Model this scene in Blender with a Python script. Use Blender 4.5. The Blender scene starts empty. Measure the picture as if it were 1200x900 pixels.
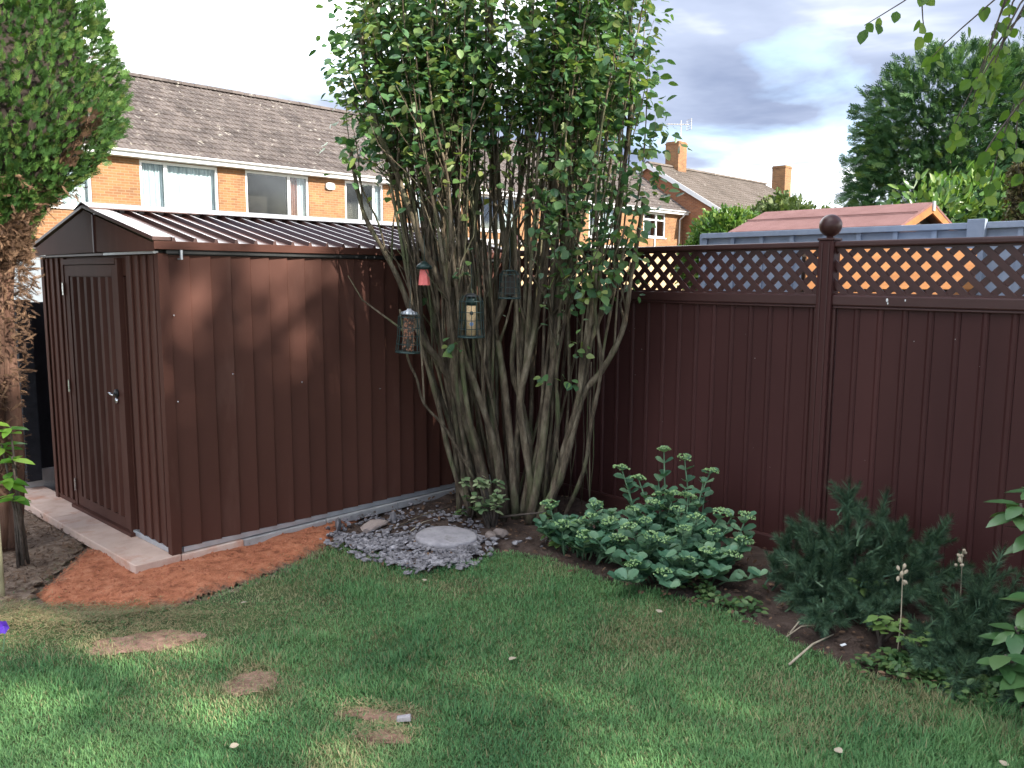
import bpy, bmesh, math, random
import numpy as np
from mathutils import Vector, Matrix
random.seed(7); RNG = np.random.default_rng(11)
R = math.radians
S = bpy.context.scene
COL = S.collection

# ------------------------------------------------------------------ camera
CAM_H = 1.6
cam_d = bpy.data.cameras.new('camera'); cam = bpy.data.objects.new('camera', cam_d); COL.objects.link(cam)
cam_d.lens = 29.27; cam_d.sensor_width = 36.0; cam_d.clip_start = 0.05; cam_d.clip_end = 2000
_p = R(7.3); _r = R(0.25)
_fw = Vector((0, math.cos(_p), -math.sin(_p))); _ri = Vector((1, 0, 0)); _up = _ri.cross(_fw)
_ri2 = _ri*math.cos(_r) + _up*math.sin(_r); _up2 = _up*math.cos(_r) - _ri*math.sin(_r)
cam.matrix_world = Matrix(((_ri2.x, _up2.x, -_fw.x, 0), (_ri2.y, _up2.y, -_fw.y, 0), (_ri2.z, _up2.z, -_fw.z, CAM_H), (0, 0, 0, 1)))
S.camera = cam

# ------------------------------------------------------------------ world, sun, exposure
SUN_AZ = R(-28.0)      # angle from +X (anticlockwise) towards which the sun stands
SUN_EL = R(28.0)
sun_dir = Vector((math.cos(SUN_AZ)*math.cos(SUN_EL), math.sin(SUN_AZ)*math.cos(SUN_EL), math.sin(SUN_EL)))
world = bpy.data.worlds.new('World'); S.world = world; world.use_nodes = True
wt = world.node_tree; wt.nodes.clear()
def wn(t, **kw):
    n = wt.nodes.new(t)
    for k, v in kw.items(): setattr(n, k, v)
    return n
def wl(a, b): wt.links.new(a, b)
sky = wn('ShaderNodeTexSky', sky_type='NISHITA', sun_disc=False)
sky.sun_elevation = SUN_EL; sky.sun_rotation = R(90) - SUN_AZ
tc = wn('ShaderNodeTexCoord'); sp = wn('ShaderNodeSeparateXYZ'); wl(tc.outputs['Generated'], sp.inputs[0])
az = wn('ShaderNodeMath', operation='ABSOLUTE'); wl(sp.outputs['Z'], az.inputs[0])
ad = wn('ShaderNodeMath', operation='ADD'); wl(az.outputs[0], ad.inputs[0]); ad.inputs[1].default_value = 0.16
dx = wn('ShaderNodeMath', operation='DIVIDE'); wl(sp.outputs['X'], dx.inputs[0]); wl(ad.outputs[0], dx.inputs[1])
dy = wn('ShaderNodeMath', operation='DIVIDE'); wl(sp.outputs['Y'], dy.inputs[0]); wl(ad.outputs[0], dy.inputs[1])
cb = wn('ShaderNodeCombineXYZ'); wl(dx.outputs[0], cb.inputs[0]); wl(dy.outputs[0], cb.inputs[1])
CLOUD_OFF = (3.1, 1.7, 0.0)
mp = wn('ShaderNodeMapping'); mp.inputs['Location'].default_value = CLOUD_OFF; mp.inputs['Scale'].default_value = (-1, 1, 1); mp.inputs['Rotation'].default_value = (0, 0, R(-137)); wl(cb.outputs[0], mp.inputs[0])
n1 = wn('ShaderNodeTexNoise'); n1.inputs['Scale'].default_value = 0.42; n1.inputs['Detail'].default_value = 7; n1.inputs['Roughness'].default_value = 0.52; n1.inputs['Distortion'].default_value = 0.35
wl(mp.outputs[0], n1.inputs['Vector'])
n2 = wn('ShaderNodeTexNoise'); n2.inputs['Scale'].default_value = 1.1; n2.inputs['Detail'].default_value = 6; n2.inputs['Roughness'].default_value = 0.5; n2.inputs['Distortion'].default_value = 0.3
wl(mp.outputs[0], n2.inputs['Vector'])
r1 = wn('ShaderNodeValToRGB')     # cloud body: dark slate blue to white
r1.color_ramp.elements[0].position = 0.40; r1.color_ramp.elements[0].color = (0.56, 0.68, 1.00, 1)
r1.color_ramp.elements[1].position = 0.64; r1.color_ramp.elements[1].color = (14.5, 14.7, 15.0, 1)
_e = r1.color_ramp.elements.new(0.47); _e.color = (0.98, 1.12, 1.46, 1)
_e = r1.color_ramp.elements.new(0.52); _e.color = (2.2, 2.3, 2.55, 1)
wl(n1.outputs['Fac'], r1.inputs[0])
r2 = wn('ShaderNodeValToRGB')     # cover: where blue shows through
r2.color_ramp.elements[0].position = 0.30; r2.color_ramp.elements[0].color = (0.25, 0.25, 0.25, 1)
r2.color_ramp.elements[1].position = 0.50; r2.color_ramp.elements[1].color = (1, 1, 1, 1)
wl(n2.outputs['Fac'], r2.inputs[0])
mx = wn('ShaderNodeMixRGB'); wl(r2.outputs[0], mx.inputs[0]); wl(sky.outputs[0], mx.inputs[1]); wl(r1.outputs[0], mx.inputs[2])
bg = wn('ShaderNodeBackground'); bg.inputs['Strength'].default_value = 0.10; wl(mx.outputs[0], bg.inputs[0])
wo = wn('ShaderNodeOutputWorld'); wl(bg.outputs[0], wo.inputs[0])

sl = bpy.data.lights.new('sun', 'SUN'); sl.energy = 2.0; sl.angle = R(0.53); sl.color = (1.0, 0.93, 0.82)
so = bpy.data.objects.new('sun', sl); COL.objects.link(so)
so.rotation_euler = (-sun_dir).to_track_quat('-Z', 'Y').to_euler()
S.view_settings.view_transform = 'Standard'; S.view_settings.look = 'None'
S.view_settings.gamma = 1.0; S.view_settings.use_curve_mapping = False
S.view_settings.exposure = 2.8
S.render.engine = 'CYCLES'

# ------------------------------------------------------------------ helpers
class MB:
    """collects vertices and faces of one mesh"""
    def __init__(s): s.v = []; s.f = []
    def add(s, vs, fs):
        o = len(s.v); s.v += [tuple(v) for v in vs]; s.f += [tuple(i+o for i in f) for f in fs]; return s
    def box(s, a, b):
        x0, y0, z0 = a; x1, y1, z1 = b
        return s.hexa([(x0,y0,z0),(x1,y0,z0),(x1,y1,z0),(x0,y1,z0),(x0,y0,z1),(x1,y0,z1),(x1,y1,z1),(x0,y1,z1)])
    def hexa(s, p):
        return s.add(p, [(0,3,2,1),(4,5,6,7),(0,1,5,4),(1,2,6,5),(2,3,7,6),(3,0,4,7)])
    def prism(s, poly, ext):
        """poly: list of 3d points (planar), ext: extrusion vector"""
        n = len(poly); e = Vector(ext)
        vs = [Vector(p) for p in poly] + [Vector(p)+e for p in poly]
        fs = [tuple(range(n-1, -1, -1)), tuple(range(n, 2*n))] + [(i, (i+1) % n, n+(i+1) % n, n+i) for i in range(n)]
        return s.add(vs, fs)
    def tube(s, pts, rad, n=6, caps=True):
        pts = [Vector(p) for p in pts]; m = len(pts)
        if not hasattr(rad, '__len__'): rad = [rad]*m
        o = len(s.v); ref = None
        for i, p in enumerate(pts):
            t = (pts[min(i+1, m-1)] - pts[max(i-1, 0)])
            t = t.normalized() if t.length > 1e-9 else Vector((0,0,1))
            if ref is None:
                ref = t.orthogonal().normalized()
            ref = (ref - t*ref.dot(t)); ref = ref.normalized() if ref.length > 1e-6 else t.orthogonal().normalized()
            b = t.cross(ref)
            for k in range(n):
                a = 2*math.pi*k/n; s.v.append(tuple(p + (ref*math.cos(a) + b*math.sin(a))*rad[i]))
        for i in range(m-1):
            for k in range(n):
                a = o+i*n+k; b2 = o+i*n+(k+1) % n
                s.f.append((a, b2, b2+n, a+n))
        if caps:
            s.f.append(tuple(o+k for k in range(n-1, -1, -1))); s.f.append(tuple(o+(m-1)*n+k for k in range(n)))
        return s
    def lathe(s, prof, n=20, c=(0,0,0)):
        o = len(s.v); m = len(prof)
        for (r, z) in prof:
            for k in range(n):
                a = 2*math.pi*k/n; s.v.append((c[0]+r*math.cos(a), c[1]+r*math.sin(a), c[2]+z))
        for i in range(m-1):
            for k in range(n):
                a = o+i*n+k; b = o+i*n+(k+1) % n
                s.f.append((a, b, b+n, a+n))
        s.f.append(tuple(o+k for k in range(n-1, -1, -1))); s.f.append(tuple(o+(m-1)*n+k for k in range(n)))
        return s
    def mesh(s, name, mat, smooth=False):
        me = bpy.data.meshes.new(name); me.from_pydata(s.v, [], s.f); me.update()
        if mat: me.materials.append(mat)
        if smooth: me.polygons.foreach_set('use_smooth', [True]*len(me.polygons))
        return me
    def build(s, name, mat, parent=None, smooth=False, bevel=0.0, **tags):
        o = link(name, s.mesh(name, mat, smooth), parent, **tags)
        if bevel:
            b = o.modifiers.new('bevel', 'BEVEL'); b.width = bevel; b.segments = 2; b.limit_method = 'ANGLE'; b.angle_limit = R(40)
        return o
def tag(o, label=None, cat=None, group=None, kind=None):
    if label: o['label'] = label
    if cat: o['category'] = cat
    if group: o['group'] = group
    if kind: o['kind'] = kind
    return o
def link(name, mesh, parent=None, loc=None, rot=None, scale=None, **tags):
    o = bpy.data.objects.new(name, mesh); COL.objects.link(o)
    if parent: o.parent = parent
    if loc is not None: o.location = loc
    if rot is not None: o.rotation_euler = rot
    if scale is not None: o.scale = scale if hasattr(scale, '__len__') else (scale,)*3
    return tag(o, **tags)
def empty(name, loc, rz=0.0, **tags):
    o = link(name, None, None, loc, (0, 0, rz), **tags); o.empty_display_size = 0.1
    return o
def vnoise(x, y, seed=0, sc=1.0):
    """cheap smooth value noise (numpy), 0..1"""
    x = np.asarray(x)*sc; y = np.asarray(y)*sc
    xi = np.floor(x).astype(np.int64); yi = np.floor(y).astype(np.int64); xf = x-xi; yf = y-yi
    def h(a, b):
        n = (a*374761393 + b*668265263 + seed*974711) & 0x7fffffff
        n = ((n ^ (n >> 13))*1274126177) & 0x7fffffff
        return ((n ^ (n >> 16)) & 0xffff)/65535.0
    u = xf*xf*(3-2*xf); v = yf*yf*(3-2*yf)
    return (h(xi, yi)*(1-u)+h(xi+1, yi)*u)*(1-v) + (h(xi, yi+1)*(1-u)+h(xi+1, yi+1)*u)*v
def fbm(x, y, seed=0, sc=1.0, oct=4):
    t = 0; a = 0.5; n = 0
    for i in range(oct):
        t = t + a*vnoise(x, y, seed+i*17, sc); n += a; a *= .5; sc *= 2.03
    return t/n
def inpoly(x, y, poly):
    x = np.asarray(x); y = np.asarray(y); c = np.zeros(x.shape, bool); n = len(poly)
    for i in range(n):
        x0, y0 = poly[i]; x1, y1 = poly[(i+1) % n]
        if y0 == y1: continue
        c ^= ((y0 > y) != (y1 > y)) & (x < (x1-x0)*(y-y0)/(y1-y0)+x0)
    return c

# ------------------------------------------------------------------ materials
def mat_new(name):
    m = bpy.data.materials.new(name); m.use_nodes = True; nt = m.node_tree; nt.nodes.clear()
    o = nt.nodes.new('ShaderNodeOutputMaterial')
    def N(t, **kw):
        n = nt.nodes.new(t)
        for k, v in kw.items():
            if k in n.inputs.keys(): n.inputs[k].default_value = v
            else: setattr(n, k, v)
        return n
    return m, nt, o, N
def ramp(N, stops):
    r = N('ShaderNodeValToRGB'); el = r.color_ramp.elements
    el[0].position = stops[0][0]; el[0].color = (*stops[0][1], 1)
    el[1].position = stops[-1][0]; el[1].color = (*stops[-1][1], 1)
    for p, c in stops[1:-1]: e = el.new(p); e.color = (*c, 1)
    return r
def noisy(name, stops, scale=20, detail=5, rough=0.7, bump=0.0, bscale=None, spec=0.3, stretch=(1,1,1), metallic=0.0, bdist=0.01, rvar=0.0, second=None, coat=0.0, wpos=False):
    """noise-coloured principled surface. second = (colour, scale, lo, hi): specks or blotches of another colour"""
    m, nt, o, N = mat_new(name); L = nt.links.new
    p = N('ShaderNodeBsdfPrincipled', Roughness=rough, Metallic=metallic); p.inputs['Specular IOR Level'].default_value = spec
    if coat: p.inputs['Coat Weight'].default_value = coat; p.inputs['Coat Roughness'].default_value = 0.12
    tcd = N('ShaderNodeTexCoord'); mpp = N('ShaderNodeMapping'); mpp.inputs['Scale'].default_value = stretch
    L(N('ShaderNodeNewGeometry').outputs['Position'] if wpos else tcd.outputs['Object'], mpp.inputs[0])
    n = N('ShaderNodeTexNoise', Scale=scale, Detail=detail, Roughness=0.6); L(mpp.outputs[0], n.inputs['Vector'])
    r = ramp(N, stops); L(n.outputs['Fac'], r.inputs[0]); c = r.outputs[0]
    if second:
        col, sc, lo, hi = second
        n3 = N('ShaderNodeTexNoise', Scale=sc, Detail=6, Roughness=0.65); L(mpp.outputs[0], n3.inputs['Vector'])
        mr = N('ShaderNodeMapRange'); mr.inputs['From Min'].default_value = lo; mr.inputs['From Max'].default_value = hi; L(n3.outputs['Fac'], mr.inputs[0])
        mixc = N('ShaderNodeMixRGB'); L(mr.outputs[0], mixc.inputs[0]); L(c, mixc.inputs[1]); mixc.inputs[2].default_value = (*col, 1); c = mixc.outputs[0]
    if rvar:
        oi = N('ShaderNodeObjectInfo'); hs = N('ShaderNodeHueSaturation')
        mr2 = N('ShaderNodeMapRange'); mr2.inputs['To Min'].default_value = 1-rvar; mr2.inputs['To Max'].default_value = 1+rvar
        L(oi.outputs['Random'], mr2.inputs[0]); L(mr2.outputs[0], hs.inputs['Value']); L(c, hs.inputs['Color']); c = hs.outputs[0]
    L(c, p.inputs['Base Color'])
    if bump:
        nb = N('ShaderNodeTexNoise', Scale=bscale or scale*3, Detail=6, Roughness=0.65); L(mpp.outputs[0], nb.inputs['Vector'])
        b = N('ShaderNodeBump', Strength=bump, Distance=bdist); L(nb.outputs['Fac'], b.inputs['Height']); L(b.outputs[0], p.inputs['Normal'])
    L(p.outputs[0], o.inputs[0]); return m
def leafmat(name, stops, trans=0.35, rough=0.45, spec=0.35, tcol=(1.25, 1.25, 0.6)):
    """leaf colour from attribute rnd + object random; part of the light passes through"""
    m, nt, o, N = mat_new(name); L = nt.links.new
    at = N('ShaderNodeAttribute', attribute_name='rnd'); oi = N('ShaderNodeObjectInfo')
    a = N('ShaderNodeMath', operation='ADD'); L(at.outputs['Fac'], a.inputs[0]); L(oi.outputs['Random'], a.inputs[1])
    fr = N('ShaderNodeMath', operation='FRACT'); L(a.outputs[0], fr.inputs[0])
    r = ramp(N, stops); L(fr.outputs[0], r.inputs[0])
    p = N('ShaderNodeBsdfPrincipled', Roughness=rough); p.inputs['Specular IOR Level'].default_value = spec
    L(r.outputs[0], p.inputs['Base Color'])
    t = N('ShaderNodeBsdfTranslucent'); mc = N('ShaderNodeMixRGB', blend_type='MULTIPLY'); mc.inputs[0].default_value = 1
    L(r.outputs[0], mc.inputs[1]); mc.inputs[2].default_value = (*tcol, 1); L(mc.outputs[0], t.inputs[0])
    ms = N('ShaderNodeMixShader'); ms.inputs[0].default_value = trans; L(p.outputs[0], ms.inputs[1]); L(t.outputs[0], ms.inputs[2])
    L(ms.outputs[0], o.inputs[0]); return m
def glassmat(name, col=(0.02, 0.025, 0.03), rough=0.04):
    m, nt, o, N = mat_new(name); L = nt.links.new
    p = N('ShaderNodeBsdfPrincipled', Roughness=rough); p.inputs['Base Color'].default_value = (*col, 1); p.inputs['Specular IOR Level'].default_value = 0.6
    L(p.outputs[0], o.inputs[0]); return m
def brickmat(name, c1, c2, mortar, bw=0.225, bh=0.075):
    m, nt, o, N = mat_new(name); L = nt.links.new
    tcd = N('ShaderNodeTexCoord'); sx = N('ShaderNodeSeparateXYZ'); L(tcd.outputs['Object'], sx.inputs[0])
    ax = N('ShaderNodeMath', operation='ADD'); L(sx.outputs['X'], ax.inputs[0]); L(sx.outputs['Y'], ax.inputs[1])
    cx = N('ShaderNodeCombineXYZ'); L(ax.outputs[0], cx.inputs[0]); L(sx.outputs['Z'], cx.inputs[1])
    b = N('ShaderNodeTexBrick'); b.inputs['Scale'].default_value = 1.0
    b.inputs['Brick Width'].default_value = bw; b.inputs['Row Height'].default_value = bh; b.inputs['Mortar Size'].default_value = 0.007
    b.inputs['Color1'].default_value = (*c1, 1); b.inputs['Color2'].default_value = (*c2, 1); b.inputs['Mortar'].default_value = (*mortar, 1)
    L(cx.outputs[0], b.inputs['Vector'])
    n = N('ShaderNodeTexNoise', Scale=1.3, Detail=5); L(tcd.outputs['Object'], n.inputs['Vector'])
    r = ramp(N, [(0.3, (0.78, 0.76, 0.74)), (0.7, (1.1, 1.08, 1.05))]); L(n.outputs['Fac'], r.inputs[0])
    mc = N('ShaderNodeMixRGB', blend_type='MULTIPLY'); mc.inputs[0].default_value = 1; L(b.outputs['Color'], mc.inputs[1]); L(r.outputs[0], mc.inputs[2])
    p = N('ShaderNodeBsdfPrincipled', Roughness=0.85); L(mc.outputs[0], p.inputs['Base Color'])
    bm_ = N('ShaderNodeBump', Strength=0.5, Distance=0.01); L(b.outputs['Fac'], bm_.inputs['Height']); bm_.invert = True; L(bm_.outputs[0], p.inputs['Normal'])
    L(p.outputs[0], o.inputs[0]); return m

M = {}
M['brown'] = noisy('brown_coated_steel', [(0.3, (0.066, 0.0265, 0.0190)), (0.7, (0.084, 0.035, 0.0255))], scale=3, rough=0.56, spec=0.12, second=((0.115, 0.060, 0.046), 5, 0.55, 0.85), rvar=0.05, bump=0.04, bscale=30, stretch=(1,1,0.25), wpos=True)
M['brown_fence'] = noisy('dark_brown_coated_steel', [(0.3, (0.043, 0.0160, 0.0152)), (0.7, (0.060, 0.0228, 0.0208))], scale=2.2, rough=0.5, spec=0.16, rvar=0.10, bump=0.04, bscale=30, stretch=(1,1,0.25), second=((0.16, 0.13, 0.12), 55, 0.74, 0.80), wpos=True)
M['brown_trim'] = noisy('brown_trim', [(0.3, (0.042, 0.0162, 0.0152)), (0.7, (0.055, 0.0222, 0.020))], scale=6, rough=0.38, spec=0.3, wpos=True)
M['roof_steel'] = noisy('brown_roof_steel', [(0.3, (0.060, 0.028, 0.024)), (0.7, (0.078, 0.036, 0.030))], scale=6, rough=0.34, spec=0.45, wpos=True)
M['galv'] = noisy('galvanised_steel', [(0.3, (0.42, 0.44, 0.47)), (0.7, (0.55, 0.57, 0.60))], scale=12, rough=0.42, metallic=0.6)
M['chrome'] = noisy('bright_metal', [(0.3, (0.6, 0.6, 0.62)), (0.7, (0.75, 0.75, 0.76))], scale=30, rough=0.22, metallic=0.9)
M['black'] = noisy('black_plastic', [(0.3, (0.012, 0.013, 0.014)), (0.7, (0.022, 0.023, 0.024))], scale=20, rough=0.5)
M['slab'] = noisy('pink_concrete_slab', [(0.25, (0.40, 0.28, 0.22)), (0.5, (0.53, 0.39, 0.32)), (0.8, (0.58, 0.47, 0.40))], scale=5, rough=0.85, bump=0.3, bscale=90, rvar=0.08, second=((0.40, 0.16, 0.08), 3.5, 0.52, 0.75))
M['slab_edge'] = noisy('grey_concrete', [(0.25, (0.28, 0.27, 0.26)), (0.75, (0.45, 0.44, 0.43))], scale=9, rough=0.9, bump=0.3, rvar=0.06)
M['sand'] = noisy('red_building_sand', [(0.25, (0.19, 0.065, 0.036)), (0.5, (0.38, 0.135, 0.07)), (0.75, (0.50, 0.22, 0.125))], scale=9, detail=9, rough=0.95, bump=0.8, bscale=60, bdist=0.012)
M['patch'] = noisy('bare_sandy_earth', [(0.28, (0.13, 0.078, 0.055)), (0.5, (0.31, 0.185, 0.135)), (0.75, (0.42, 0.275, 0.205))], scale=24, detail=9, rough=0.95, bump=0.8, bscale=90, bdist=0.008)
M['soil'] = noisy('dark_soil', [(0.25, (0.030, 0.019, 0.015)), (0.5, (0.072, 0.047, 0.036)), (0.8, (0.13, 0.095, 0.078))], scale=11, detail=9, rough=0.95, bump=1.0, bscale=55, bdist=0.02)
M['litter'] = noisy('dry_needle_litter', [(0.25, (0.10, 0.068, 0.048)), (0.5, (0.23, 0.165, 0.12)), (0.8, (0.38, 0.30, 0.225))], scale=22, detail=9, rough=0.95, bump=1.0, bscale=80, bdist=0.015)
M['turf'] = noisy('turf_thatch', [(0.3, (0.045, 0.065, 0.024)), (0.55, (0.075, 0.110, 0.036)), (0.8, (0.14, 0.13, 0.065))], scale=4, detail=9, rough=0.95, bump=0.8, bscale=90)
M['ground'] = noisy('garden_ground', [(0.3, (0.04, 0.05, 0.02)), (0.7, (0.09, 0.09, 0.045))], scale=0.6, detail=8, rough=0.95)
M['stone'] = noisy('weathered_stone', [(0.25, (0.20, 0.19, 0.20)), (0.5, (0.33, 0.31, 0.32)), (0.8, (0.42, 0.40, 0.40))], scale=9, detail=8, rough=0.9, bump=0.5, bscale=60, second=((0.14, 0.13, 0.12), 5, 0.55, 0.72))
M['slate'] = noisy('slate_chips', [(0.3, (0.080, 0.074, 0.078)), (0.5, (0.175, 0.165, 0.172)), (0.7, (0.30, 0.285, 0.295))], scale=26, rough=0.75, rvar=0.45, bump=0.3, wpos=True)
M['pebble'] = noisy('pale_pebbles', [(0.25, (0.20, 0.155, 0.135)), (0.75, (0.34, 0.28, 0.25))], scale=14, rough=0.8, rvar=0.35, bump=0.3)
M['bark'] = noisy('grey_green_bark', [(0.30, (0.040, 0.028, 0.020)), (0.5, (0.120, 0.092, 0.062)), (0.72, (0.27, 0.225, 0.16))], scale=22, detail=7, rough=0.9, bump=1.0, bscale=60, bdist=0.02, stretch=(1,1,0.3), rvar=0.25, second=((0.12, 0.14, 0.065), 6, 0.52, 0.70))
M['bark_red'] = noisy('red_fibrous_bark', [(0.25, (0.035, 0.018, 0.012)), (0.5, (0.10, 0.052, 0.036)), (0.8, (0.20, 0.12, 0.085))], scale=20, detail=8, rough=0.9, bump=0.9, bscale=60, stretch=(1,1,0.12), rvar=0.15)
M['bark_dark'] = noisy('dark_bark', [(0.3, (0.045, 0.035, 0.028)), (0.7, (0.11, 0.09, 0.075))], scale=20, rough=0.9, bump=0.6)
M['birch_bark'] = noisy('birch_bark', [(0.3, (0.10, 0.09, 0.08)), (0.5, (0.45, 0.43, 0.40)), (0.8, (0.60, 0.58, 0.55))], scale=8, rough=0.85, bump=0.3, stretch=(1,1,3))
M['stake'] = noisy('lichened_timber', [(0.25, (0.20, 0.19, 0.13)), (0.5, (0.31, 0.31, 0.20)), (0.8, (0.42, 0.40, 0.29))], scale=12, rough=0.9, bump=0.5, stretch=(1,1,0.3))
M['brick'] = brickmat('orange_brick', (0.275, 0.130, 0.050), (0.175, 0.080, 0.033), (0.26, 0.185, 0.115))
M['brick_red'] = brickmat('red_brown_brick', (0.27, 0.105, 0.045), (0.19, 0.072, 0.036), (0.27, 0.17, 0.11))
M['upvc'] = noisy('white_plastic', [(0.3, (0.66, 0.67, 0.68)), (0.7, (0.73, 0.73, 0.73))], scale=4, rough=0.4)
M['render'] = noisy('cream_render', [(0.3, (0.40, 0.29, 0.16)), (0.7, (0.46, 0.34, 0.20))], scale=3, rough=0.9, bump=0.2)
M['white_render'] = noisy('white_render', [(0.3, (0.30, 0.33, 0.36)), (0.7, (0.38, 0.41, 0.44))], scale=3, rough=0.9, bump=0.2)
M['tile'] = noisy('concrete_roof_tile', [(0.25, (0.050, 0.041, 0.038)), (0.5, (0.088, 0.073, 0.067)), (0.8, (0.135, 0.115, 0.105))], scale=1.7, detail=8, rough=0.9, bump=0.5, bscale=18, rvar=0.2, second=((0.34, 0.32, 0.28), 5.5, 0.60, 0.70), wpos=True)
M['tile_far'] = noisy('concrete_roof_tile_far', [(0.25, (0.075, 0.062, 0.052)), (0.5, (0.115, 0.095, 0.08)), (0.8, (0.155, 0.13, 0.115))], scale=0.9, detail=8, rough=0.9, bump=0.5, bscale=18, second=((0.30, 0.28, 0.24), 3.5, 0.62, 0.72), wpos=True)
M['lead'] = noisy('lead_flashing', [(0.3, (0.35, 0.34, 0.34)), (0.7, (0.5, 0.49, 0.48))], scale=6, rough=0.6)
M['glass'] = glassmat('window_glass')
M['net'] = noisy('net_curtain', [(0.3, (0.40, 0.44, 0.48)), (0.7, (0.72, 0.75, 0.77))], scale=5, rough=0.9, stretch=(5, 5, 0.5))
M['red_curtain'] = noisy('red_curtain', [(0.3, (0.16, 0.055, 0.04)), (0.7, (0.28, 0.11, 0.075))], scale=9, rough=0.9, stretch=(4, 4, 0.4))
M['grey_fence'] = noisy('blue_grey_paint', [(0.3, (0.20, 0.24, 0.315)), (0.7, (0.265, 0.305, 0.38))], scale=8, rough=0.75, bump=0.3, bscale=40, rvar=0.08, wpos=True)
M['felt'] = noisy('red_roofing_felt', [(0.3, (0.15, 0.072, 0.066)), (0.7, (0.20, 0.105, 0.098))], scale=5, rough=0.95, bump=0.5, bscale=120)
M['timber'] = noisy('orange_stained_timber', [(0.25, (0.22, 0.086, 0.028)), (0.5, (0.30, 0.128, 0.044)), (0.8, (0.37, 0.17, 0.062))], scale=6, rough=0.7, bump=0.3, stretch=(0.2,1,2), rvar=0.15)
M['dark_inside'] = noisy('dark_interior_shade', [(0.3, (0.02, 0.015, 0.012)), (0.7, (0.04, 0.03, 0.025))], scale=6, rough=0.9)  # dark colour stands in for the shade inside sheds, rooms and foliage
M['navy_fence'] = noisy('black_painted_timber', [(0.3, (0.010, 0.011, 0.015)), (0.7, (0.02, 0.021, 0.027))], scale=9, rough=0.8, bump=0.3)
M['blue_plastic'] = noisy('blue_plastic', [(0.3, (0.14, 0.22, 0.40)), (0.7, (0.18, 0.27, 0.46))], scale=5, rough=0.45)
M['cage'] = noisy('dark_green_wire', [(0.3, (0.014, 0.03, 0.028)), (0.7, (0.028, 0.05, 0.046))], scale=30, rough=0.4, metallic=0.3)
M['peanut'] = noisy('peanuts', [(0.3, (0.20, 0.085, 0.05)), (0.7, (0.36, 0.18, 0.11))], scale=60, rough=0.7)
M['seed'] = noisy('seed_mix', [(0.3, (0.36, 0.24, 0.13)), (0.5, (0.50, 0.36, 0.20)), (0.75, (0.62, 0.48, 0.30))], scale=120, rough=0.75, bump=0.4)
M['pink_plastic'] = noisy('red_plastic', [(0.3, (0.62, 0.13, 0.12)), (0.7, (0.74, 0.20, 0.18))], scale=30, rough=0.5)
M['zinc'] = noisy('pale_lid', [(0.3, (0.35, 0.37, 0.4)), (0.7, (0.5, 0.52, 0.55))], scale=20, rough=0.35, metallic=0.5)
M['lilac'] = leafmat('lilac_leaf', [(0.0, (0.036, 0.095, 0.044)), (0.4, (0.072, 0.160, 0.064)), (0.75, (0.125, 0.225, 0.068)), (1.0, (0.23, 0.27, 0.085))], trans=0.35, rough=0.42, spec=0.45)
M['conifer'] = leafmat('conifer_spray', [(0.0, (0.024, 0.066, 0.018)), (0.5, (0.048, 0.118, 0.026)), (0.85, (0.082, 0.170, 0.034)), (1.0, (0.14, 0.18, 0.05))], trans=0.22, rough=0.6)
M['dead_conifer'] = leafmat('dead_conifer_spray', [(0.0, (0.05, 0.028, 0.018)), (0.5, (0.12, 0.068, 0.040)), (1.0, (0.22, 0.135, 0.082))], trans=0.15, rough=0.8, tcol=(1, 1, 1))
M['dark_conifer'] = leafmat('dark_conifer_spray', [(0.0, (0.018, 0.055, 0.024)), (0.5, (0.040, 0.100, 0.036)), (0.9, (0.075, 0.150, 0.044)), (1.0, (0.12, 0.18, 0.05))], trans=0.2, rough=0.6)
M['hedge'] = leafmat('clipped_hedge_leaf', [(0.0, (0.05, 0.045, 0.02)), (0.6, (0.10, 0.085, 0.035)), (1.0, (0.10, 0.13, 0.04))], trans=0.2, rough=0.7)
M['laurel'] = leafmat('laurel_leaf', [(0.0, (0.045, 0.115, 0.026)), (0.5, (0.085, 0.175, 0.036)), (1.0, (0.17, 0.24, 0.06))], trans=0.3, rough=0.35, spec=0.5)
M['bright_laurel'] = leafmat('bright_laurel_leaf', [(0.0, (0.06, 0.19, 0.03)), (0.5, (0.11, 0.28, 0.04)), (1.0, (0.22, 0.38, 0.06))], trans=0.4, rough=0.35, spec=0.5)
M['far_bush'] = leafmat('far_bush_leaf', [(0.0, (0.035, 0.065, 0.02)), (0.5, (0.075, 0.115, 0.035)), (1.0, (0.13, 0.16, 0.06))], trans=0.25, rough=0.6)
M['birch'] = leafmat('birch_leaf', [(0.0, (0.06, 0.13, 0.025)), (0.5, (0.10, 0.19, 0.035)), (1.0, (0.18, 0.26, 0.05))], trans=0.45, rough=0.45)
M['sedum'] = leafmat('sedum_leaf', [(0.0, (0.056, 0.142, 0.082)), (0.5, (0.098, 0.208, 0.118)), (1.0, (0.17, 0.28, 0.155))], trans=0.2, rough=0.45, spec=0.4)
M['sedum_flower'] = leafmat('sedum_flower', [(0.0, (0.18, 0.31, 0.11)), (0.5, (0.27, 0.42, 0.17)), (1.0, (0.38, 0.52, 0.25))], trans=0.2, rough=0.7)
M['sedum_stem'] = noisy('sedum_stem', [(0.3, (0.08, 0.16, 0.09)), (0.7, (0.13, 0.22, 0.12))], scale=20, rough=0.6)
M['pine'] = leafmat('pine_needle', [(0.0, (0.042, 0.098, 0.062)), (0.5, (0.078, 0.150, 0.090)), (1.0, (0.135, 0.21, 0.115))], trans=0.15, rough=0.5)
M['rhodo'] = leafmat('rhododendron_leaf', [(0.0, (0.035, 0.095, 0.032)), (0.5, (0.06, 0.135, 0.045)), (1.0, (0.095, 0.17, 0.06))], trans=0.2, rough=0.32, spec=0.6)
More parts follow.
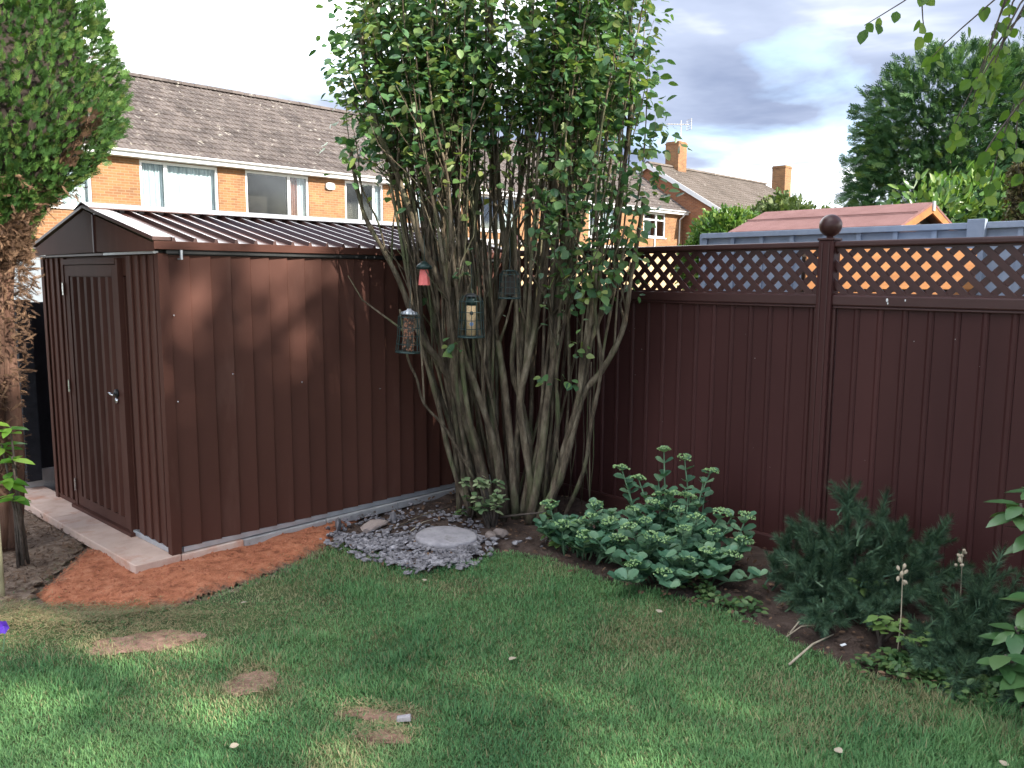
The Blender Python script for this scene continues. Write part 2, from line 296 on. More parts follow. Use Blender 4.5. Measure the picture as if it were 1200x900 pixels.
M['fern'] = leafmat('fern_leaf', [(0.0, (0.10, 0.19, 0.05)), (1.0, (0.20, 0.30, 0.09))], trans=0.3)
M['weed'] = leafmat('ground_weed_leaf', [(0.0, (0.035, 0.085, 0.03)), (0.6, (0.07, 0.14, 0.045)), (1.0, (0.13, 0.19, 0.06))], trans=0.25)
M['variegated'] = leafmat('pale_shrub_leaf', [(0.0, (0.09, 0.16, 0.075)), (0.5, (0.19, 0.27, 0.13)), (1.0, (0.36, 0.42, 0.24))], trans=0.25)
M['straw'] = noisy('dry_stalk', [(0.3, (0.30, 0.24, 0.17)), (0.7, (0.46, 0.40, 0.30))], scale=20, rough=0.8)
M['purple'] = leafmat('purple_petal', [(0.0, (0.10, 0.03, 0.45)), (1.0, (0.18, 0.07, 0.62))], trans=0.3)

def sandmat():
    """red sand that thins out into trodden brown earth: attribute edge (0 rim .. 1 middle)"""
    m, nt, o, N = mat_new('red_sand_and_earth'); L = nt.links.new
    tcd = N('ShaderNodeTexCoord'); n = N('ShaderNodeTexNoise', Scale=17, Detail=9, Roughness=0.7); L(tcd.outputs['Object'], n.inputs['Vector'])
    r = ramp(N, [(0.32, (0.16, 0.055, 0.03)), (0.5, (0.44, 0.160, 0.082)), (0.75, (0.56, 0.26, 0.15))]); L(n.outputs['Fac'], r.inputs[0])
    n2_ = N('ShaderNodeTexNoise', Scale=16, Detail=8, Roughness=0.7); L(tcd.outputs['Object'], n2_.inputs['Vector'])
    r3 = ramp(N, [(0.3, (0.085, 0.058, 0.042)), (0.55, (0.20, 0.140, 0.100)), (0.8, (0.32, 0.245, 0.185))]); L(n2_.outputs['Fac'], r3.inputs[0])
    at = N('ShaderNodeAttribute', attribute_name='edge'); a = N('ShaderNodeMath', operation='MULTIPLY_ADD'); L(n2_.outputs['Fac'], a.inputs[0]); a.inputs[1].default_value = 1.6; a.inputs[2].default_value = -0.8
    b = N('ShaderNodeMath', operation='ADD'); L(at.outputs['Fac'], b.inputs[0]); L(a.outputs[0], b.inputs[1])
    mr = N('ShaderNodeMapRange'); mr.inputs['From Min'].default_value = 0.0; mr.inputs['From Max'].default_value = 0.34; L(b.outputs[0], mr.inputs[0])
    mc = N('ShaderNodeMixRGB'); L(mr.outputs[0], mc.inputs[0]); L(r3.outputs[0], mc.inputs[1]); L(r.outputs[0], mc.inputs[2])
    p = N('ShaderNodeBsdfPrincipled', Roughness=0.95); p.inputs['Specular IOR Level'].default_value = 0.15; L(mc.outputs[0], p.inputs['Base Color'])
    nb = N('ShaderNodeTexNoise', Scale=55, Detail=7, Roughness=0.7); L(tcd.outputs['Object'], nb.inputs['Vector']); bp = N('ShaderNodeBump', Strength=1.0, Distance=0.015); L(nb.outputs['Fac'], bp.inputs['Height']); L(bp.outputs[0], p.inputs['Normal'])
    L(p.outputs[0], o.inputs[0]); return m
M['sand_mix'] = sandmat()
def grassmat():
    m, nt, o, N = mat_new('grass_blades'); L = nt.links.new
    at = N('ShaderNodeAttribute', attribute_name='rnd'); dr = N('ShaderNodeAttribute', attribute_name='dry')
    r = ramp(N, [(0.0, (0.058, 0.165, 0.060)), (0.5, (0.106, 0.250, 0.088)), (1.0, (0.180, 0.330, 0.122))]); L(at.outputs['Fac'], r.inputs[0])
    r2_ = ramp(N, [(0.0, (0.20, 0.16, 0.08)), (1.0, (0.38, 0.32, 0.18))]); L(at.outputs['Fac'], r2_.inputs[0])
    mc = N('ShaderNodeMixRGB'); L(dr.outputs['Fac'], mc.inputs[0]); L(r.outputs[0], mc.inputs[1]); L(r2_.outputs[0], mc.inputs[2])
    p = N('ShaderNodeBsdfPrincipled', Roughness=0.55); p.inputs['Specular IOR Level'].default_value = 0.3; L(mc.outputs[0], p.inputs['Base Color'])
    t = N('ShaderNodeBsdfTranslucent'); L(mc.outputs[0], t.inputs[0])
    ms = N('ShaderNodeMixShader'); ms.inputs[0].default_value = 0.3; L(p.outputs[0], ms.inputs[1]); L(t.outputs[0], ms.inputs[2]); L(ms.outputs[0], o.inputs[0])
    return m
M['grass'] = grassmat()

# ------------------------------------------------------------------ leaf clouds
def t_leaf(fold=0.12, curl=-0.10, wide=0.5, n=2):
    """pointed oval leaf, 1 long, 1 wide, lying in xy, root at origin"""
    xs = [0, 0.22, 0.5, 0.78, 1.0]; ws = [0.03, wide*0.82, wide, wide*0.62, 0.0]
    v = []; f = []
    for i, (x, w) in enumerate(zip(xs, ws)):
        z = curl*x*x
        if i in (0, 4): v.append((x, 0, z))
        else: v += [(x, -w, z+fold*w*1.2), (x, 0, z), (x, w, z+fold*w*1.2)]
    f = [(0, 1, 2), (0, 2, 3)]
    for i in range(2):
        a = 1+3*i; b = a+3
        f += [(a, b, b+1, a+1), (a+1, b+1, b+2, a+2)]
    f += [(7, 10, 8), (8, 10, 9)]
    return np.array(v, float), f
def t_diamond(wide=0.5, fold=0.1):
    v = [(0,0,0), (0.5,-wide,fold), (1,0,0), (0.5,wide,fold)]
    return np.array(v, float), [(0,1,2), (0,2,3)]
def t_spray(seed=1, pairs=5):
    """flat conifer spray: spine with narrow side fingers"""
    rs = np.random.default_rng(seed); v = []; f = []
    def tri(a, b, w):
        a = np.array(a, float); b = np.array(b, float); d = b-a; d /= np.linalg.norm(d); s_ = np.array([-d[1], d[0], 0])*w
        o = len(v); m_ = a+(b-a)*0.45
        v.extend([a, m_-s_, b, m_+s_]); f.append((o, o+1, o+2, o+3))
    tri((0,0,0), (1,0,-0.05), 0.05)
    for i in range(pairs):
        x = 0.12+0.75*i/pairs; l = 0.46*(1-0.55*i/pairs)
        for sg in (-1, 1):
            an = R(rs.uniform(32, 52))*sg
            tri((x,0,-0.03*x), (x+l*math.cos(an), l*math.sin(an), rs.uniform(-.08,.08)), 0.05)
    return np.array(v, float), f
def t_cluster(k=6, seed=2, leaf=None, spread=1.0):
    rs = np.random.default_rng(seed); V = []; Fc = []; lv, lf = leaf if leaf else t_diamond(0.42)
    for i in range(k):
        a = rs.uniform(0, 2*math.pi); e = rs.uniform(-0.7, 0.7); c = rs.uniform(-0.5, 0.5, 3)*spread
        d = np.array([math.cos(a)*math.cos(e), math.sin(a)*math.cos(e), math.sin(e)])
        up_ = rs.normal(size=3); s_ = np.cross(up_, d); s_ /= np.linalg.norm(s_); nn = np.cross(d, s_)
        o = len(V)
        for q in lv: V.append(c + (d*q[0]+s_*q[1]+nn*q[2])*0.55)
        Fc += [tuple(j+o for j in ff) for ff in lf]
    return np.array(V), Fc
def norm(a): return a/np.maximum(np.linalg.norm(a, axis=-1, keepdims=True), 1e-9)
def leaf_cloud(name, tmpl, pos, d, up, length, width, mat, parent=None, rnd=None, extra=None, smooth=False, **tags):
    """one mesh of many copies of a template: root at pos, along d, face towards up"""
    tv, tf = tmpl; n = len(pos); k = len(tv)
    pos = np.asarray(pos, float); d = norm(np.asarray(d, float)); up = np.asarray(up, float)
    s_ = norm(np.cross(up, d)); nn = np.cross(d, s_)
    length = np.broadcast_to(length, (n,)); width = np.broadcast_to(width, (n,))
    V = pos[:, None, :] + d[:, None, :]*(tv[None, :, 0, None]*length[:, None, None]) + s_[:, None, :]*(tv[None, :, 1, None]*width[:, None, None]) + nn[:, None, :]*(tv[None, :, 2, None]*length[:, None, None])
    V = V.reshape(-1, 3)
    sizes = np.array([len(x) for x in tf]); idx = np.concatenate([np.array(x) for x in tf])
    loops = (idx[None, :] + (np.arange(n)*k)[:, None]).ravel()
    cnt = np.tile(sizes, n); starts = np.concatenate([[0], np.cumsum(cnt)[:-1]])
    me = bpy.data.meshes.new(name)
    me.vertices.add(len(V)); me.vertices.foreach_set('co', V.ravel().astype(np.float32))
    me.loops.add(len(loops)); me.loops.foreach_set('vertex_index', loops.astype(np.int32))
    me.polygons.add(len(cnt)); me.polygons.foreach_set('loop_start', starts.astype(np.int32))
    try: me.polygons.foreach_set('loop_total', cnt.astype(np.int32))
    except Exception: pass
    if rnd is None: rnd = RNG.random(n)
    a = me.attributes.new('rnd', 'FLOAT', 'POINT'); a.data.foreach_set('value', np.repeat(rnd, k).astype(np.float32))
    if extra:
        for nm, val in extra.items():
            a = me.attributes.new(nm, 'FLOAT', 'POINT'); a.data.foreach_set('value', np.repeat(val, k).astype(np.float32))
    if smooth: me.polygons.foreach_set('use_smooth', np.ones(len(cnt), bool))
    me.materials.append(mat); me.update(calc_edges=True); me.validate()
    return link(name, me, parent, **tags)
def tmpl_mesh(name, tmpl, mat, smooth=False):
    me = bpy.data.meshes.new(name); me.from_pydata([tuple(v) for v in tmpl[0]], [], tmpl[1]); me.materials.append(mat); me.update()
    if smooth: me.polygons.foreach_set('use_smooth', [True]*len(me.polygons))
    return me
def frame_rot(d, up):
    d = Vector(d).normalized(); s_ = Vector(up).cross(d); s_ = s_.normalized() if s_.length > 1e-6 else d.orthogonal().normalized(); n_ = d.cross(s_)
    return Matrix((d, s_, n_)).transposed().to_euler()
def rand_dirs(n, up=0.0):
    v = RNG.normal(size=(n, 3)); v[:, 2] += up
    return norm(v)

HA, HB = R(46.625), R(133.378)
F0 = (-1.951, 4.652); FE = (1.612, 4.928)
A = Vector((math.cos(HA), math.sin(HA), 0)); NB = Vector((-A.y, A.x, 0))
GZ = -0.05
# ================================================================== SETTING: ground, beds, lawn
SAND = [(-2.66,5.06),(-2.28,4.80),(-1.98,4.72),(-1.6,5.1),(-1.15,5.62),(-1.04,5.72),(-1.09,5.16),(-1.25,4.72),(-1.44,4.37),(-1.69,4.06),(-1.9,3.96),(-2.3,3.98),(-2.51,4.23)]
LAWN_EDGE = [(-3.12,3.88),(-2.58,4.02),(-2.28,3.96),(-1.89,3.94),(-1.68,4.05),(-1.43,4.34),(-1.24,4.7),(-1.1,5.09),(-0.94,4.96),(-0.63,4.62),(-0.45,4.54),(-0.29,4.66),(-0.15,4.84),(0.0,4.89),(0.26,4.74),(0.48,4.5),(0.69,4.29),(0.89,4.15),(1.08,4.02),(1.22,3.78),(1.35,3.58),(1.47,3.39),(1.6,3.28),(1.72,3.17),(1.85,3.09),(1.98,3.02),(2.23,2.92)]
LAWN = [(-6.0,3.6)] + LAWN_EDGE + [(4.5,1.6),(4.5,-4.0),(-6.0,-4.0)]
SLATE = [(-1.17,5.12),(-1.12,5.46),(-0.95,5.64),(-0.61,5.8),(-0.32,5.67),(-0.15,5.32),(-0.19,4.88),(-0.29,4.63),(-0.45,4.51),(-0.63,4.58),(-0.86,4.8)]
LITTER = [(-6,5.6),(-3.66,6.6),(-2.9,5.4),(-2.62,4.95),(-2.50,4.25),(-2.34,3.98),(-3.24,3.6),(-6,3.5)]
PATCHES = [(-1.665,3.60,0.215,0.115,0.1),(-1.06,3.235,0.085,0.125,-0.4),(-0.505,2.995,0.135,0.055,-0.1),(-0.455,2.835,0.095,0.052,0.0)]
def smooth_poly(poly, sub=6, amp=0.012, seed=1):
    """resampled closed outline with a wobbly edge"""
    out = []
    n = len(poly)
    for i in range(n):
        x0, y0 = poly[i]; x1, y1 = poly[(i+1) % n]
        for k in range(sub):
            t = k/sub; out.append((x0+(x1-x0)*t, y0+(y1-y0)*t))
    xs = np.array([p[0] for p in out]); ys = np.array([p[1] for p in out])
    ox = (fbm(xs, ys, seed, 9)-0.5)*amp*4; oy = (fbm(xs, ys, seed+5, 9)-0.5)*amp*4
    return list(zip((xs+ox).tolist(), (ys+oy).tolist()))
def edge_dist(x, y, poly):
    d = np.full(np.shape(x), 9.0)
    for i in range(len(poly)):
        ax, ay = poly[i]; bx, by = poly[(i+1) % len(poly)]; l2 = (bx-ax)**2+(by-ay)**2
        t = np.clip(((x-ax)*(bx-ax)+(y-ay)*(by-ay))/l2, 0, 1); d = np.minimum(d, np.hypot(x-ax-t*(bx-ax), y-ay-t*(by-ay)))
    return d
def grid_sheet(name, poly, cell, zf, mat, **tags):
    xs = [p[0] for p in poly]; ys = [p[1] for p in poly]
    nx = int((max(xs)-min(xs))/cell)+3; ny = int((max(ys)-min(ys))/cell)+3
    X, Y = np.meshgrid(min(xs)-cell+np.arange(nx)*cell, min(ys)-cell+np.arange(ny)*cell)
    wob = (fbm(X, Y, 3, 14)-0.5)*0.06; wob2 = (fbm(X, Y, 8, 14)-0.5)*0.06
    ins = inpoly(X+wob, Y+wob2, poly)
    Z = zf(X, Y)
    vid = -np.ones(X.shape, int); V = []; Fc = []
    jj, ii = np.nonzero(ins[:-1, :-1] & ins[1:, :-1] & ins[:-1, 1:] & ins[1:, 1:])
    def vi(j, i):
        if vid[j, i] < 0: vid[j, i] = len(V); V.append((X[j, i], Y[j, i], Z[j, i]))
        return vid[j, i]
    for j, i in zip(jj, ii): Fc.append((vi(j, i), vi(j, i+1), vi(j+1, i+1), vi(j+1, i)))
    b = MB(); b.v = V; b.f = Fc
    return b.build(name, mat, smooth=True, **tags)
MB().add([(-400,-200,-0.10),(400,-200,-0.10),(400,600,-0.10),(-400,600,-0.10)], [(0,1,2,3)]).build('ground', M['ground'], kind='structure')
NEAR = [(-6,2.5),(4.5,2.5),(4.5,8),(-6,8)]
grid_sheet('earth', [(-4.2,3.5),(2.6,3.5),(2.6,6.6),(-4.2,6.6)], 0.06, lambda x, y: -0.088+fbm(x, y, 29, 4, 4)*0.016, M['litter'], kind='structure')
SOIL = [(-1.5,5.0),(-1.1,5.02)] + [(p[0]-0.05, p[1]-0.09) for p in LAWN_EDGE[8:]] + [(3.6,2.3),(3.7,2.8),(0.0,6.9),(-0.1,7.0)]
grid_sheet('soil_bed', SOIL, 0.035, lambda x, y: -0.080+np.clip((edge_dist(x, y, SOIL)-0.06)/0.12, 0, 1)*(0.006+fbm(x, y, 21, 6, 5)*0.06), M['soil'], kind='structure')
def sand_z(x, y): return -0.080+np.clip(edge_dist(x, y, SAND)/0.07, 0, 1)*(0.012+0.058*fbm(x, y, 31, 5, 5))
grid_sheet('sand_strip', SAND, 0.02, sand_z, M['sand_mix'], kind='structure')
sand_o = bpy.data.objects['sand_strip']; _c = np.array([v.co[:] for v in sand_o.data.vertices]); _d = edge_dist(_c[:, 0], _c[:, 1], SAND)
_sl = np.clip(((_c[:, 0]+1.951)*A.x+(_c[:, 1]-4.652)*A.y+0.40)/0.5, 0, 1); _wall = np.abs((_c[:, 0]+1.951)*NB.x+(_c[:, 1]-4.652)*NB.y)
_v = np.clip(_d/0.16, 0, 1)*0.9+np.where(_wall < 0.14, 0.6, 0.0); _v = np.where((_c[:, 0] < -2.25), _v*0.62, _v)
_a = sand_o.data.attributes.new('edge', 'FLOAT', 'POINT'); _a.data.foreach_set('value', np.clip(_v, 0, 1).astype(np.float32))
grid_sheet('needle_litter_ground', LITTER, 0.04, lambda x, y: -0.082+fbm(x, y, 41, 5, 5)*0.04, M['litter'], kind='structure')
grid_sheet('lawn_ground', LAWN, 0.06, lambda x, y: -0.07+fbm(x, y, 51, 1.3, 3)*0.03, M['turf'], kind='structure')
def lawn_z(x, y): return -0.07+fbm(x, y, 51, 1.3, 3)*0.03
for i, (cx, cy, rx, ry, ro) in enumerate(PATCHES):
    pts = []
    for k in range(26):
        a = 2*math.pi*k/26; rr = 1.10*(1+0.16*math.sin(2*a+i)+0.09*math.sin(5*a+2*i))
        x = rx*rr*math.cos(a); y = ry*rr*math.sin(a)
        pts.append((cx+x*math.cos(ro)-y*math.sin(ro), cy+x*math.sin(ro)+y*math.cos(ro)))
    grid_sheet('bare_earth_patch', pts, 0.012, lambda x, y: lawn_z(x, y)+0.0012+fbm(x, y, 61+i, 22, 4)*0.005, M['patch'], kind='structure')

# grass blades -------------------------------------------------------
def make_grass():
    n = 520000
    # more blades close to the camera, only where the photograph can see them
    u = RNG.random(n); y = 1.9 + 3.4*u**1.35
    x = (RNG.random(n)*2-1)*(0.72*y+0.35)
    ex = (fbm(x, y, 71, 9)-0.5)*0.10; ey = (fbm(x, y, 77, 9)-0.5)*0.10
    keep = inpoly(x+ex, y+ey, LAWN)
    for (cx, cy, rx, ry, ro) in PATCHES:
        dx_ = x-cx; dy_ = y-cy; a = dx_*math.cos(ro)+dy_*math.sin(ro); b = -dx_*math.sin(ro)+dy_*math.cos(ro)
        q = (a/rx)**2+(b/ry)**2 + (fbm(x, y, 81, 18)-0.5)*1.1
        keep &= RNG.random(n) < np.clip((q-0.15)/1.2, 0.06, 1)
    x, y = x[keep], y[keep]; n = len(x)
    near = np.zeros(n)
    for (cx, cy, rx, ry, ro) in PATCHES: near = np.maximum(near, np.exp(-(np.hypot((x-cx)/(rx*1.5), (y-cy)/(ry*1.6)))**4))
    dryf = fbm(x, y, 91, 1.6, 5); fine = fbm(x, y, 95, 11, 3)
    worn = np.clip(1.7-np.hypot((x+2.35)/0.95, (y-3.92)/0.36), 0, 1)        # trodden corner by the sand
    worn = np.maximum(worn, 0.75*np.clip(1-np.hypot((x+1.35)/0.5, (y-4.15)/0.25), 0, 1))
    dryp = np.clip((dryf-0.52)*3.0, 0, 0.6)*np.clip(fine*1.7, 0, 1) + worn*0.80 + 0.03
    mid = np.exp(-((x-0.15)/1.1)**2-((y-3.35)/0.55)**2); dryp += 0.16*mid + 0.55*near
    k2 = RNG.random(n) > worn*0.70
    # ragged longer edge round the beds
    x, y, dryp, worn = x[k2], y[k2], dryp[k2], worn[k2]; n = len(x)
    dry = (RNG.random(n) < dryp).astype(float)*RNG.uniform(0.6, 1.0, n)
    lush = np.clip((fbm(x, y, 101, 1.1, 3)-0.45)*3, 0, 1)
    tuft = np.clip((fbm(x, y, 105, 5.0, 3)-0.56)*6, 0, 1)
    ln = RNG.uniform(0.013, 0.027, n)*(1+0.45*lush+0.9*tuft)*(1-0.45*worn)*np.where(RNG.random(n) < 0.06, 1.6, 1.0)
    right = np.clip((x-0.7)/0.6, 0, 1)*np.clip((3.5-y)/0.7, 0, 1); ln *= 1+0.55*right
    wd = RNG.uniform(0.0011, 0.0022, n)
    ang = RNG.uniform(0, 2*np.pi, n); lean = RNG.uniform(0.25, 1.05, n)
    d = np.stack([np.cos(ang)*np.sin(lean), np.sin(ang)*np.sin(lean), np.cos(lean)], 1)
    upv = np.stack([-np.cos(ang)*np.cos(lean), -np.sin(ang)*np.cos(lean), np.sin(lean)], 1)
    t = (np.array([(0,-1,0),(0,1,0),(0.55,-0.8,0.03),(0.55,0.8,0.03),(1,0,-0.10)], float), [(0,2,3,1),(2,4,3)])
    rn = np.clip(0.5+ (fbm(x, y, 111, 2.2, 4)-0.5)*1.5 + RNG.normal(0, 0.22, n), 0, 1)
    pos = np.stack([x, y, lawn_z(x, y)-0.002], 1)
    leaf_cloud('grass', t, pos, d, upv, ln, wd, M['grass'], rnd=rn, extra={'dry': dry}, kind='stuff', label='short mown green lawn with dry straw coloured patches', cat='grass')
make_grass()
def make_straw():
    n = 5200; x = RNG.uniform(-2.7, -0.9, n); y = RNG.uniform(3.7, 5.2, n)
    dn = edge_dist(x, y, SAND); kp = (RNG.random(n) < np.exp(-(dn/0.07)**2)*0.9); x, y = x[kp], y[kp]
    for (cx, cy, rx, ry, ro) in PATCHES:
        m = 260; a = RNG.uniform(0, 6.283, m); r_ = np.sqrt(RNG.random(m))*1.15; x = np.append(x, cx+rx*r_*np.cos(a)); y = np.append(y, cy+ry*r_*np.sin(a))
    m = 14000; wx_ = RNG.normal(-2.25, 0.45, m); wy_ = RNG.normal(3.86, 0.13, m); kk = wy_ < 4.05; x = np.append(x, wx_[kk]); y = np.append(y, wy_[kk])
    n = len(x); ang = RNG.uniform(0, 6.283, n); d = np.stack([np.cos(ang), np.sin(ang), RNG.uniform(0, .35, n)], 1)
    t = (np.array([(0,-1,0),(0,1,0),(0.55,-0.8,0.03),(0.55,0.8,0.03),(1,0,-0.10)], float), [(0,2,3,1),(2,4,3)])
    leaf_cloud('dry_grass', t, np.stack([x, y, np.maximum(lawn_z(x, y), sand_z(x, y))+RNG.uniform(0.0, 0.012, n)], 1), d, np.tile([0, 0, 1.0], (n, 1)), RNG.uniform(0.012, 0.035, n), RNG.uniform(0.001, 0.002, n), M['grass'], rnd=RNG.random(n), extra={'dry': (RNG.random(n) < 0.85).astype(float)}, kind='stuff', label='loose dry grass over the bare earth and the sand edge', cat='dry grass')
make_straw()

# slate chips, stones ---------------------------------------------------
def chip_mesh(name, seed, mat, flat=0.24):
    rs = random.Random(seed); bm = bmesh.new()
    n = 7; top = []; bot = []
    for k in range(n):
        a = 2*math.pi*(k+rs.uniform(-.3, .3))/n; r = rs.uniform(0.65, 1.0)
        top.append((r*0.9*math.cos(a), r*0.72*math.sin(a), flat*rs.uniform(0.6, 1.0))); bot.append((r*math.cos(a), r*0.8*math.sin(a), -flat*0.6))
    b = MB(); b.add(top+bot, [tuple(range(n)), tuple(range(2*n-1, n-1, -1))] + [(n+i, n+(i+1) % n, (i+1) % n, i) for i in range(n)])
    return b.mesh(name, mat)
slate_bed = grid_sheet('slate_bed', SLATE, 0.03, lambda x, y: -0.064+np.clip(edge_dist(x, y, SLATE)/0.1, 0, 1)*fbm(x, y, 25, 7, 4)*0.045, M['soil'], kind='structure')
chips = [chip_mesh('slate_chip', s, M['slate']) for s in range(9)]; pebs = [chip_mesh('pebble', 40+s, M['pebble'], 0.5) for s in range(4)]
cnt = 0; rest = MB()
for i in range(9000):
    x = random.uniform(-1.25, 0.35); y = random.uniform(4.45, 5.85)
    if not inpoly(np.array([x]), np.array([y]), SLATE)[0]:
        if not ((x > -0.35 and y < 5.1 and y > 4.9 and random.random() < 0.10) or (edge_dist(np.array([x]), np.array([y]), SLATE)[0] < 0.09 and random.random() < 0.22)): continue
    d0 = max(0, 1-abs(y-4.75)/0.5)
    if random.random() > 0.13+0.87*d0: continue
    s = random.uniform(0.012, 0.030)*(1.1 if y < 5.1 else 0.9)
    z = -0.066+float(fbm(np.array([x]), np.array([y]), 25, 7, 4)[0])*0.055 + random.uniform(0.002, 0.02)
    if math.hypot(x+0.41, (y-5.03)) < 0.2: continue
    ro = (random.gauss(0, .4), random.gauss(0, .4), random.uniform(0, 6.3))
    if cnt < 285:
        link('slate_chip', random.choice(chips), slate_bed, (x, y, z), ro, (s, s, s*random.uniform(.7, 1.2)))
        cnt += 1
    else:
        me = random.choice(chips); mt = Matrix.Translation((x, y, z)) @ Matrix.Rotation(ro[2], 4, 'Z') @ Matrix.Rotation(ro[0], 4, 'X') @ Matrix.Scale(s*0.9, 4)
        rest.add([mt @ v.co for v in me.vertices], [tuple(p.vertices) for p in me.polygons])
        if len(rest.f) > 9*1300: break
if rest.v: rest.build('small_slate_chips', M['slate'], slate_bed, kind='stuff')
# flat round stone on the chippings
def round_slab(name, c, rx, ry, h, mat, seed=0, **tags):
    n = 40; b = MB(); rings = [(0.985, -h), (1.0, -h*0.35), (0.985, -h*0.1), (0.93, 0.0), (0.55, 0.002), (0.0, 0.003)]
    for (r, z) in rings[:-1]:
        for k in range(n):
            a = 2*math.pi*k/n; w = 1+0.02*math.sin(3*a+seed)+0.012*math.sin(7*a+2*seed)
            b.v.append((rx*r*w*math.cos(a), ry*r*w*math.sin(a), z))
    for i in range(len(rings)-2):
        for k in range(n): b.f.append((i*n+k, i*n+(k+1) % n, (i+1)*n+(k+1) % n, (i+1)*n+k))
    o = (len(rings)-2)*n; b.v.append((0, 0, 0.003)); b.f += [(o+k, o+(k+1) % n, len(b.v)-1) for k in range(n)]
    ob = b.build(name, mat, smooth=True, **tags); ob.location = c; return ob
st = round_slab('stepping_stone', (-0.405, 5.03, 0.008), 0.193, 0.175, 0.055, M['stone'], 2, label='round flat grey stepping stone lying on the slate chippings', cat='stone'); st.rotation_euler = (R(1.5), R(2), 0)
def rock(name, loc, s, seed, mat, **tags):
    b = MB(); rs = random.Random(seed); bm = bmesh.new(); bmesh.ops.create_icosphere(bm, subdivisions=2, radius=1)
    for v in bm.verts:
        k = 1+0.22*math.sin(3.1*v.co.x+seed)*math.cos(2.7*v.co.y-seed)+rs.uniform(-.06, .06); v.co *= k
    me = bpy.data.meshes.new(name); bm.to_mesh(me); bm.free(); me.materials.append(mat)
    return link(name, me, None, loc, (0, 0, seed), s, **tags)
rock('garden_stone', (-0.905, 5.28, -0.015), (0.13, 0.06, 0.028), 1, M['pebble'], label='flat pale brown stone left of the round stepping stone', cat='stone')
rock('garden_stone', (-0.13, 5.07, -0.012), (0.045, 0.035, 0.03), 2, M['pebble'], label='small pale stone just right of the round stepping stone', cat='stone')
rock('garden_stone', (-0.065, 5.12, -0.012), (0.05, 0.035, 0.033), 3, M['pebble'], label='second small pale stone right of the stepping stone, nearer the trunks', cat='stone')
rock('garden_stone', (-0.79, 5.42, 0.0), (0.03, 0.025, 0.045), 4, M['slate'], label='upright blue grey slate shard behind the stepping stone', cat='stone')
rock('broken_slate', (-1.12, 5.22, 0.01), (0.055, 0.02, 0.045), 5, M['slate'], label='grey slate shard standing at the end of the red sand', cat='stone')
b = MB().hexa([(-0.032,-0.014,0),(0.03,-0.018,0),(0.034,0.012,0),(-0.03,0.016,0),(-0.03,-0.013,0.022),(0.028,-0.016,0.03),(0.032,0.011,0.03),(-0.028,0.014,0.022)])
o = b.build('concrete_chip', M['stone'], bevel=0.003, label='pale broken concrete chip lying on the bare earth in the lawn', cat='stone'); o.scale = (0.85, 0.8, 0.7); o.location = (-0.40, 2.93, -0.046); o.rotation_euler = (0, 0, 0.15)

# ------------------------------------------------------------------ shed plinth of slabs
plinth = empty('shed_plinth', (F0[0], F0[1], 0), HA, kind='structure')
def slab(a, b, mat=M['slab'], nm='paving_slab'):
    MB().box(a, b).build(nm, mat, plinth, bevel=0.006)
slab((-0.232, 1.305, -0.055), (0.03, 1.945, 0.0)); slab((-0.225, 1.95, -0.058), (0.03, 2.55, -0.003))
slab((-0.235, 0.10-0.13, -0.052), (0.03, 1.298, 0.001))
for i, (x0, x1) in enumerate([(0.034, 0.42), (0.425, 1.02), (1.026, 1.62), (1.625, 2.22), (2.225, 2.76)]):
    slab((x0, -0.034+0.004*(i % 2), -0.055), (x1, 0.55, -0.001-0.002*(i % 2)), M['slab'] if i < 1 else M['slab_edge'])
slab((0.034, 0.555, -0.06), (2.76, 1.9, -0.006), M['slab_edge'], 'concrete_slab')

# ================================================================== METAL SHED
shed = empty('metal_shed', (F0[0], F0[1], 0), HA, label='brown ribbed metal garden shed with low gabled roof', cat='shed')
SL, SW, SH = 2.72, 1.86, 1.715
def clad_mesh(w, h, proud=0.014, mat=None, lip=0.012):
    """one sheet of overlapping cladding: outer face towards -y, rising from flush at x=0 to proud at x=w"""
    b = MB(); t = 0.003
    prof = [(0, -0.001), (lip, -0.001), (w-0.004, -proud), (w, -proud+0.003), (w, 0.004), (0, 0.004)]
    b.prism([(x, y, 0) for x, y in prof], (0, 0, h))
    return b.mesh('cladding_panel', mat)
# side wall (faces -y)
cm = clad_mesh(0.1245, SH-0.035, 0.021, M['brown'])
x = 0.038
while x < SL-0.06:
    link('cladding_panel', cm, shed, (x, 0.0, 0.035+0.0*x)); x += 0.125
MB().box((0.055, -0.012, 0.004), (SL, 0.02, 0.034)).build('base_channel', M['galv'], shed, bevel=0.002)
# corner posts
def corner(x, y, sx, sy, nm='corner_trim'):
    MB().prism([(x, y, 0.0), (x+sx*0.058, y, 0.0), (x+sx*0.058, y+sy*0.006, 0.0), (x+sx*0.006, y+sy*0.006, 0.0), (x+sx*0.006, y+sy*0.05, 0.0), (x, y+sy*0.05, 0.0)], (0, 0, SH+0.01)).build(nm, M['brown'], shed)
corner(-0.018, -0.018, 1, 1)
corner(-0.018, SW+0.018, 1, -1); corner(SL+0.01, -0.018, -1, 1)
# rivets and bright bolts of the side wall
for (bx, bz) in [(0.058, 0.89), (0.87, 0.93), (1.49, 0.83), (0.40, 1.02), (0.058, 1.38)]:
    MB().lathe([(0.005, 0), (0.005, 0.003), (0.003, 0.005)], 8).build('bolt', M['chrome'], shed).matrix_local = Matrix.Translation((bx, -0.0165, bz)) @ Matrix.Rotation(R(90), 4, 'X')
